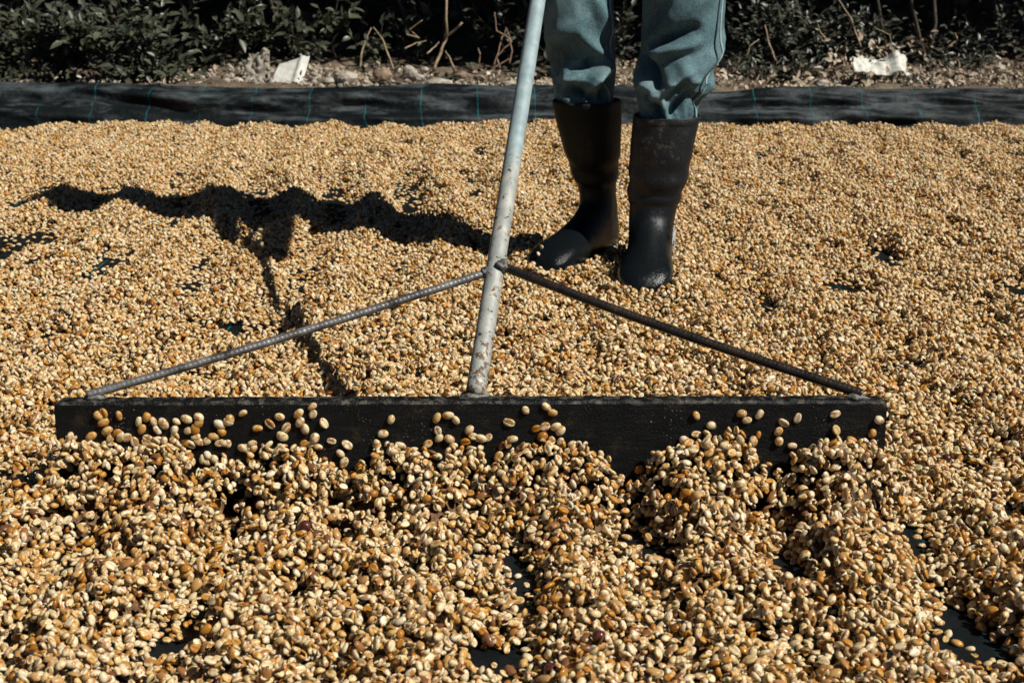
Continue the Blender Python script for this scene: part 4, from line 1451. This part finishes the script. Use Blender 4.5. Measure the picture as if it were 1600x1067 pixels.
shrub('shaded_shrub', 'shaded shrub behind the legs of the person', Xp(930, 6.2), 6.3, 5,
      [(Xp(960, 5.8), 5.8, .24, .14, .14, .16, 24), (Xp(860, 5.9), 5.9, .2, .2, .12, .12, 14)], .040, M['leaf_small'], crown_at(Xp(860, 5.9)))
shrub('small_leaved_shrub', 'small leaved shrub just right of the trousers', Xp(1200, 5.8), 5.75, 6,
      [(Xp(1170, 5.6), 5.58, .27, .20, .12, .16, 90), (Xp(1250, 5.6), 5.6, .26, .20, .12, .15, 70), (Xp(1140, 5.5), 5.5, .14, .12, .08, .06, 26), (Xp(1200, 5.4), 5.40, .15, .22, .06, .06, 36)], .032, M['leaf_small'], crown_at(Xp(1090, 5.9)))
shrub('small_leaved_shrub', 'small leaved shrub above the torn white bag', Xp(1390, 5.9), 5.9, 7,
      [(Xp(1330, 5.6), 5.62, .25, .14, .10, .12, 44), (Xp(1400, 5.9), 5.9, .22, .25, .12, .12, 24), (Xp(1390, 5.22), 5.23, .105, .10, .03, .02, 12), (Xp(1480, 5.5), 5.5, .18, .2, .08, .08, 22)], .030, M['leaf_small'], crown_at(Xp(1310, 5.9)))
shrub('shaded_shrub', 'dark shaded shrub at the far right behind the tarp', Xp(1560, 6.0), 6.1, 8,
      [(Xp(1540, 5.9), 5.9, .26, .25, .14, .16, 26), (Xp(1590, 5.7), 5.65, .15, .12, .1, .06, 20)], .034, M['leaf_small'], crown_at(Xp(1530, 5.9)) + crown_at(Xp(1750, 5.9), 1600))
# the hedge goes on beyond the picture's edges
for sx, sd in ((-2.95, 21), (2.95, 22)):
    shrub('shaded_shrub', 'dark hedge shrub beyond the %s edge of the picture' % ('left' if sx < 0 else 'right'), sx, 5.9, sd,
          [(sx, 5.8, .25, .45, .2, .2, 40)], .05, M['leaf_broad'], crown_at(sx, 2600))
# dark inner hedge at the back: one mass that nobody could count
Lb = Leaves()
rb2 = random.Random(99)
for k in range(15000):
    x = rb2.uniform(-4.2, 4.2); t = rb2.random()
    y = 6.55 + .9 * t + rb2.uniform(-.1, .3); zz = gz(x, y) + rb2.random() ** 1.2 * (1.9)
    L = .085 * rb2.uniform(.6, 1.3)
    Lb.add((x, y, zz), rvec(rb2), (Vector((0, -.6, .8)) + rvec(rb2) * .6), L, L * .5, .2)
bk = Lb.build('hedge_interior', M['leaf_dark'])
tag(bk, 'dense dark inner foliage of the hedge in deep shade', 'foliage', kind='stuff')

# dry leaf litter and crumbs on the bank behind the tarp
Ll = Leaves()
rl_ = random.Random(17)
def litter(n, pxa, pxb, ya, yb, hgt, L0, L1, dens=1):
    for k in range(n):
        Y = rl_.uniform(ya, yb); x = Xp(rl_.uniform(pxa, pxb), Y)
        zz = gz(x, Y) + rl_.random() ** 2 * hgt
        L = rl_.uniform(L0, L1)
        Ll.add((x, Y, zz + .004), rvec(rl_) * 1.0 + Vector((0, 0, .1)), Vector((0, -.3, .8)) + rvec(rl_) * .7, L, L * rl_.uniform(.4, .6), rl_.uniform(-.3, .8))
litter(1500, -60, 1660, 5.16, 5.60, .02, .008, .028)
litter(900, 1090, 1660, 5.18, 5.60, .05, .012, .036)
litter(420, 1260, 1420, 5.36, 5.60, .17, .012, .034)
litter(260, 480, 660, 5.18, 5.5, .03, .008, .028)
litter(200, 740, 850, 5.2, 5.6, .06, .01, .03)
litter(200, 930, 1000, 5.2, 5.6, .05, .01, .03)
litter(350, 1420, 1640, 5.3, 5.7, .08, .012, .032)
ll = Ll.build('leaf_litter', M['leaf_dry'])
tag(ll, 'dry pale leaf litter strewn along the bank behind the tarp', 'leaf litter', kind='stuff')
# soil crumbs and gravel
bmv = Geo()
for k in range(700):
    Y = 5.17 + .38 * rl_.random(); x = Xp(rl_.uniform(-40, 1640) if k % 2 else rl_.uniform(380, 860), Y)
    bmv.add(lump((x, Y, gz(x, Y) + .002), rl_.uniform(.004, .013), k, 1, .5))
gr = mesh_obj('gravel', bmv.v, bmv.f, M['stone'], None, False)
tag(gr, 'pale gravel crumbs and bits of rubble on the bank', 'gravel', kind='stuff')

# stones one can tell apart
for i, (px, py, w, hh, mt, lab) in enumerate([
        (540, 122, 36, 22, 'stone', 'pale broken stone right of the white sack scrap'),
        (515, 128, 22, 14, 'stone', 'small pale stone close to the white sack scrap'),
        (597, 118, 28, 20, 'brownstone', 'rounded tan stone under the leaning dry twig'),
        (640, 114, 22, 22, 'stone', 'upright pale wedge of stone left of the forked stick'),
        (663, 110, 15, 11, 'stone', 'small pale stone beside the forked stick'),
        (686, 130, 44, 14, 'stone', 'long flat white stone at the tarp edge left of the handle'),
        (655, 121, 18, 12, 'stone', 'small tan stone between two pale stones left of the handle'),
        (720, 117, 18, 14, 'brownstone', 'brownish clod right of the long flat white stone'),
        (795, 131, 22, 8, 'stone', 'flat pale stone beside the pipe handle at the tarp edge'),
        (750, 122, 18, 10, 'brownstone', 'small brown clod left of the pipe handle'),
        (1283, 130, 24, 12, 'stone', 'pale stone at the tarp edge left of the torn bag'),
        (1562, 108, 18, 12, 'stone', 'pale stone on the litter near the right edge')]):
    Y = 5.30 if py < 122 else 5.22
    p = at_depth(px, py, Y)
    sc = F_PX / (Y * 1.03)
    zz = max(p[2], gz(p[0], Y) - .005)
    v, f = lump((p[0], Y, zz), 1.0, i * 1.7 + 2, 2, .35, (w / sc / 2, .6 * w / sc / 2, hh / sc / 2), 1.3)
    c0 = Vector((p[0], Y, zz))
    o = mesh_obj('stone', [q - c0 for q in v], f, M[mt], None, False)
    o.location = c0
    tag(o, lab, 'stone', 'stones on the bank behind the tarp')


def scrap(name, label, corners, Y, m, amp, seed, cat, nu=22, nv=22, th=.003, ridge=None, ragged=0.0):
    """crumpled sheet between four corner points (px,py,dY)"""
    c = [Vector(at_depth(px, py, Y + dy)) for px, py, dy in corners]
    o0 = (c[0] + c[1] + c[2] + c[3]) / 4
    V, Fc = [], []
    n = (c[1] - c[0]).cross(c[3] - c[0]).normalized()
    for i in range(nu):
        for j in range(nv):
            u, v = i / (nu - 1), j / (nv - 1)
            p = c[0].lerp(c[1], u).lerp(c[3].lerp(c[2], u), v)
            q = p * 14 + Vector((seed, 0, 0))
            k = amp * mnoise.noise(q) + amp * .6 * abs(mnoise.noise(q * 2.6))
            if ridge: k += ridge * math.exp(-((u - .78) / .10) ** 2)
            e = 0
            if ragged and (i in (0, nu - 1) or j in (0, nv - 1)):
                p = p.lerp(o0, ragged * rl_.random())
            V.append(p + n * k - o0)
    for i in range(nu - 1):
        for j in range(nv - 1):
            a = i * nv + j
            Fc.append((a, a + 1, a + nv + 1, a + nv))
    o = mesh_obj(name, V, Fc, m, None, True)
    o.location = o0
    md = o.modifiers.new('thick', 'SOLIDIFY'); md.thickness = th; md.offset = 0
    tag(o, label, cat)
    return o


scrap('sack_scrap', 'folded off-white sack scrap standing on the bank above the tarp', [(421, 133, -.02), (472, 133, -.02), (484, 88, .05), (436, 101, .05)], 5.24, M['sack'], .006, 3, 'sack', ridge=.012)
scrap('crumpled_paper', 'crumpled dirty beige paper left of the white sack scrap', [(374, 130, -.02), (424, 132, -.02), (424, 86, .08), (388, 80, .08)], 5.27, M['card'], .045, 8, 'paper', ragged=.4, nu=28, nv=28)
scrap('torn_bag', 'torn crumpled white bag lying on the litter at the right', [(1333, 114, -.02), (1426, 122, -.02), (1412, 92, .16), (1330, 90, .03)], 5.30, M['sack'], .030, 15, 'bag', nu=30, nv=26, ragged=.10, ridge=.035)


# bare twigs and sticks
def stick(name, label, pts, m, r0, Y, group='bare twigs'):
    P = [Vector(at_depth(px, py, Y + dy)) for px, py, dy in pts]
    o0 = Vector(P[0])
    Q = []
    for a, b in zip(P[:-1], P[1:]):
        for t in np.linspace(0, 1, 5)[:-1]: Q.append(a.lerp(b, t) + rvec(rl_) * r0 * .35)
    Q.append(P[-1])
    v, f = tube([q - o0 for q in Q], [r0 * (1 - .55 * i / len(Q)) for i in range(len(Q))], 7, .2, 5)
    o = mesh_obj(name, v, f, m, None, True)
    o.location = o0
    tag(o, label, 'twig', group)
    return o


s1 = stick('dry_stick', 'thick tan forked stick leaning left of the handle', [(677, 112, 0), (688, 82, .02), (699, 57, .03), (722, 36, .0)], M['drytwig'], .0068, 5.42)
P = [Vector(at_depth(px, py, 5.44)) - Vector(s1.location) for px, py in ((699, 58), (697, 30), (698, -20))]
v, f = tube(P, [.005, .0045, .004], 7); o = mesh_obj('fork', v, f, M['drytwig']); o.parent = s1
stick('dry_twig', 'thin pale twig standing left of the forked stick', [(562, 108, 0), (566, 78, .02), (573, 60, .03), (580, 44, .04)], M['drytwig'], .004, 5.5)
stick('dry_twig', 'thin bent twig arching down to the tan stone', [(617, 113, 0), (606, 85, 0), (598, 62, .02), (583, 43, .03)], M['drytwig'], .004, 5.48)
stick('dry_twig', 'short pale twig low beside the forked stick', [(667, 84, 0), (680, 73, .05), (686, 66, .06)], M['drytwig'], .003, 5.5)
stick('dry_twig', 'fine twig lying across the dark gap left of the forked stick', [(632, 76, 0), (650, 68, .05), (666, 64, .06)], M['drytwig'], .0025, 5.6)
stick('dry_twig', 'fine bent twig higher in the dark gap', [(635, 54, 0), (655, 60, .05), (640, 47, .06), (660, 32, .06)], M['drytwig'], .0025, 5.65)
stick('dry_twig', 'small pale stem right of the forked stick', [(710, 108, 0), (703, 92, 0), (696, 80, .02)], M['drytwig'], .004, 5.42)
for i, pp in enumerate([[(770, 104, 0), (778, 85, 0), (784, 60, .02), (792, 45, .03)], [(782, 108, 0), (776, 90, 0), (786, 78, 0), (800, 66, 0), (790, 44, .02)], [(795, 100, 0), (800, 80, 0), (795, 60, 0), (776, 48, .02), (773, 20, .03)],
                        [(748, 100, 0), (750, 84, 0), (747, 76, .02)], [(765, 110, 0), (790, 96, 0), (799, 90, 0)]]):
    stick('red_twig', ('thin reddish dry stem in the tangle left of the handle', 'kinked reddish stem in the tangle left of the handle', 'tallest reddish stem in the tangle left of the handle',
                       'short reddish stem standing apart left of the tangle', 'reddish stem lying low across the tangle')[i], pp, M['redtwig'], .0035, 5.45, 'reddish dry stems')
for i, (pp, r_) in enumerate([([(1212, 95, 0), (1202, 70, 0), (1195, 40, .02)], .004), ([(1165, 92, 0), (1172, 72, 0), (1186, 62, .02)], .003), ([(1345, 75, 0), (1330, 30, .02), (1310, 0, .05)], .0035),
                              ([(1290, 62, 0), (1280, 48, 0), (1278, 38, 0)], .003), ([(1395, 85, 0), (1390, 55, 0), (1365, 43, .02)], .0022), ([(1480, 75, 0), (1496, 62, 0), (1492, 52, 0)], .004)]):
    stick('dry_twig', ('bent pale twig in the small leaved shrub right of the trousers', 'short hooked twig just right of the trousers', 'long thin twig above the torn white bag',
                       'short pale twig left of the torn white bag', 'thin arched grass stem behind the torn white bag', 'short forked twig right of the torn white bag')[i], pp, M['drytwig'], r_, 5.46)
# long grass blades in the right-hand shrub
for i, (x0, y0, x1, y1) in enumerate([(1255, 108, 1290, 85), (1320, 60, 1350, 20), (1400, 80, 1425, 55), (1270, 40, 1300, 10), (1340, 25, 1360, 22), (1555, 90, 1545, 70)]):
    stick('grass_blade', ('long grass blade left of the torn bag, close to the tarp', 'grass blade rising over the dry leaf mound', 'short grass blade right of the torn bag', 'grass blade high in the small leaved shrub',
                          'grass blade leaning level above the dry leaf mound', 'grass blade near the right edge')[i], [(x0, y0, 0), ((x0 + x1) / 2, (y0 + y1) / 2 - 5, 0), (x1, y1, 0)], M['leaf_small'], .0028, 5.45, 'grass blades')
print('scene built')
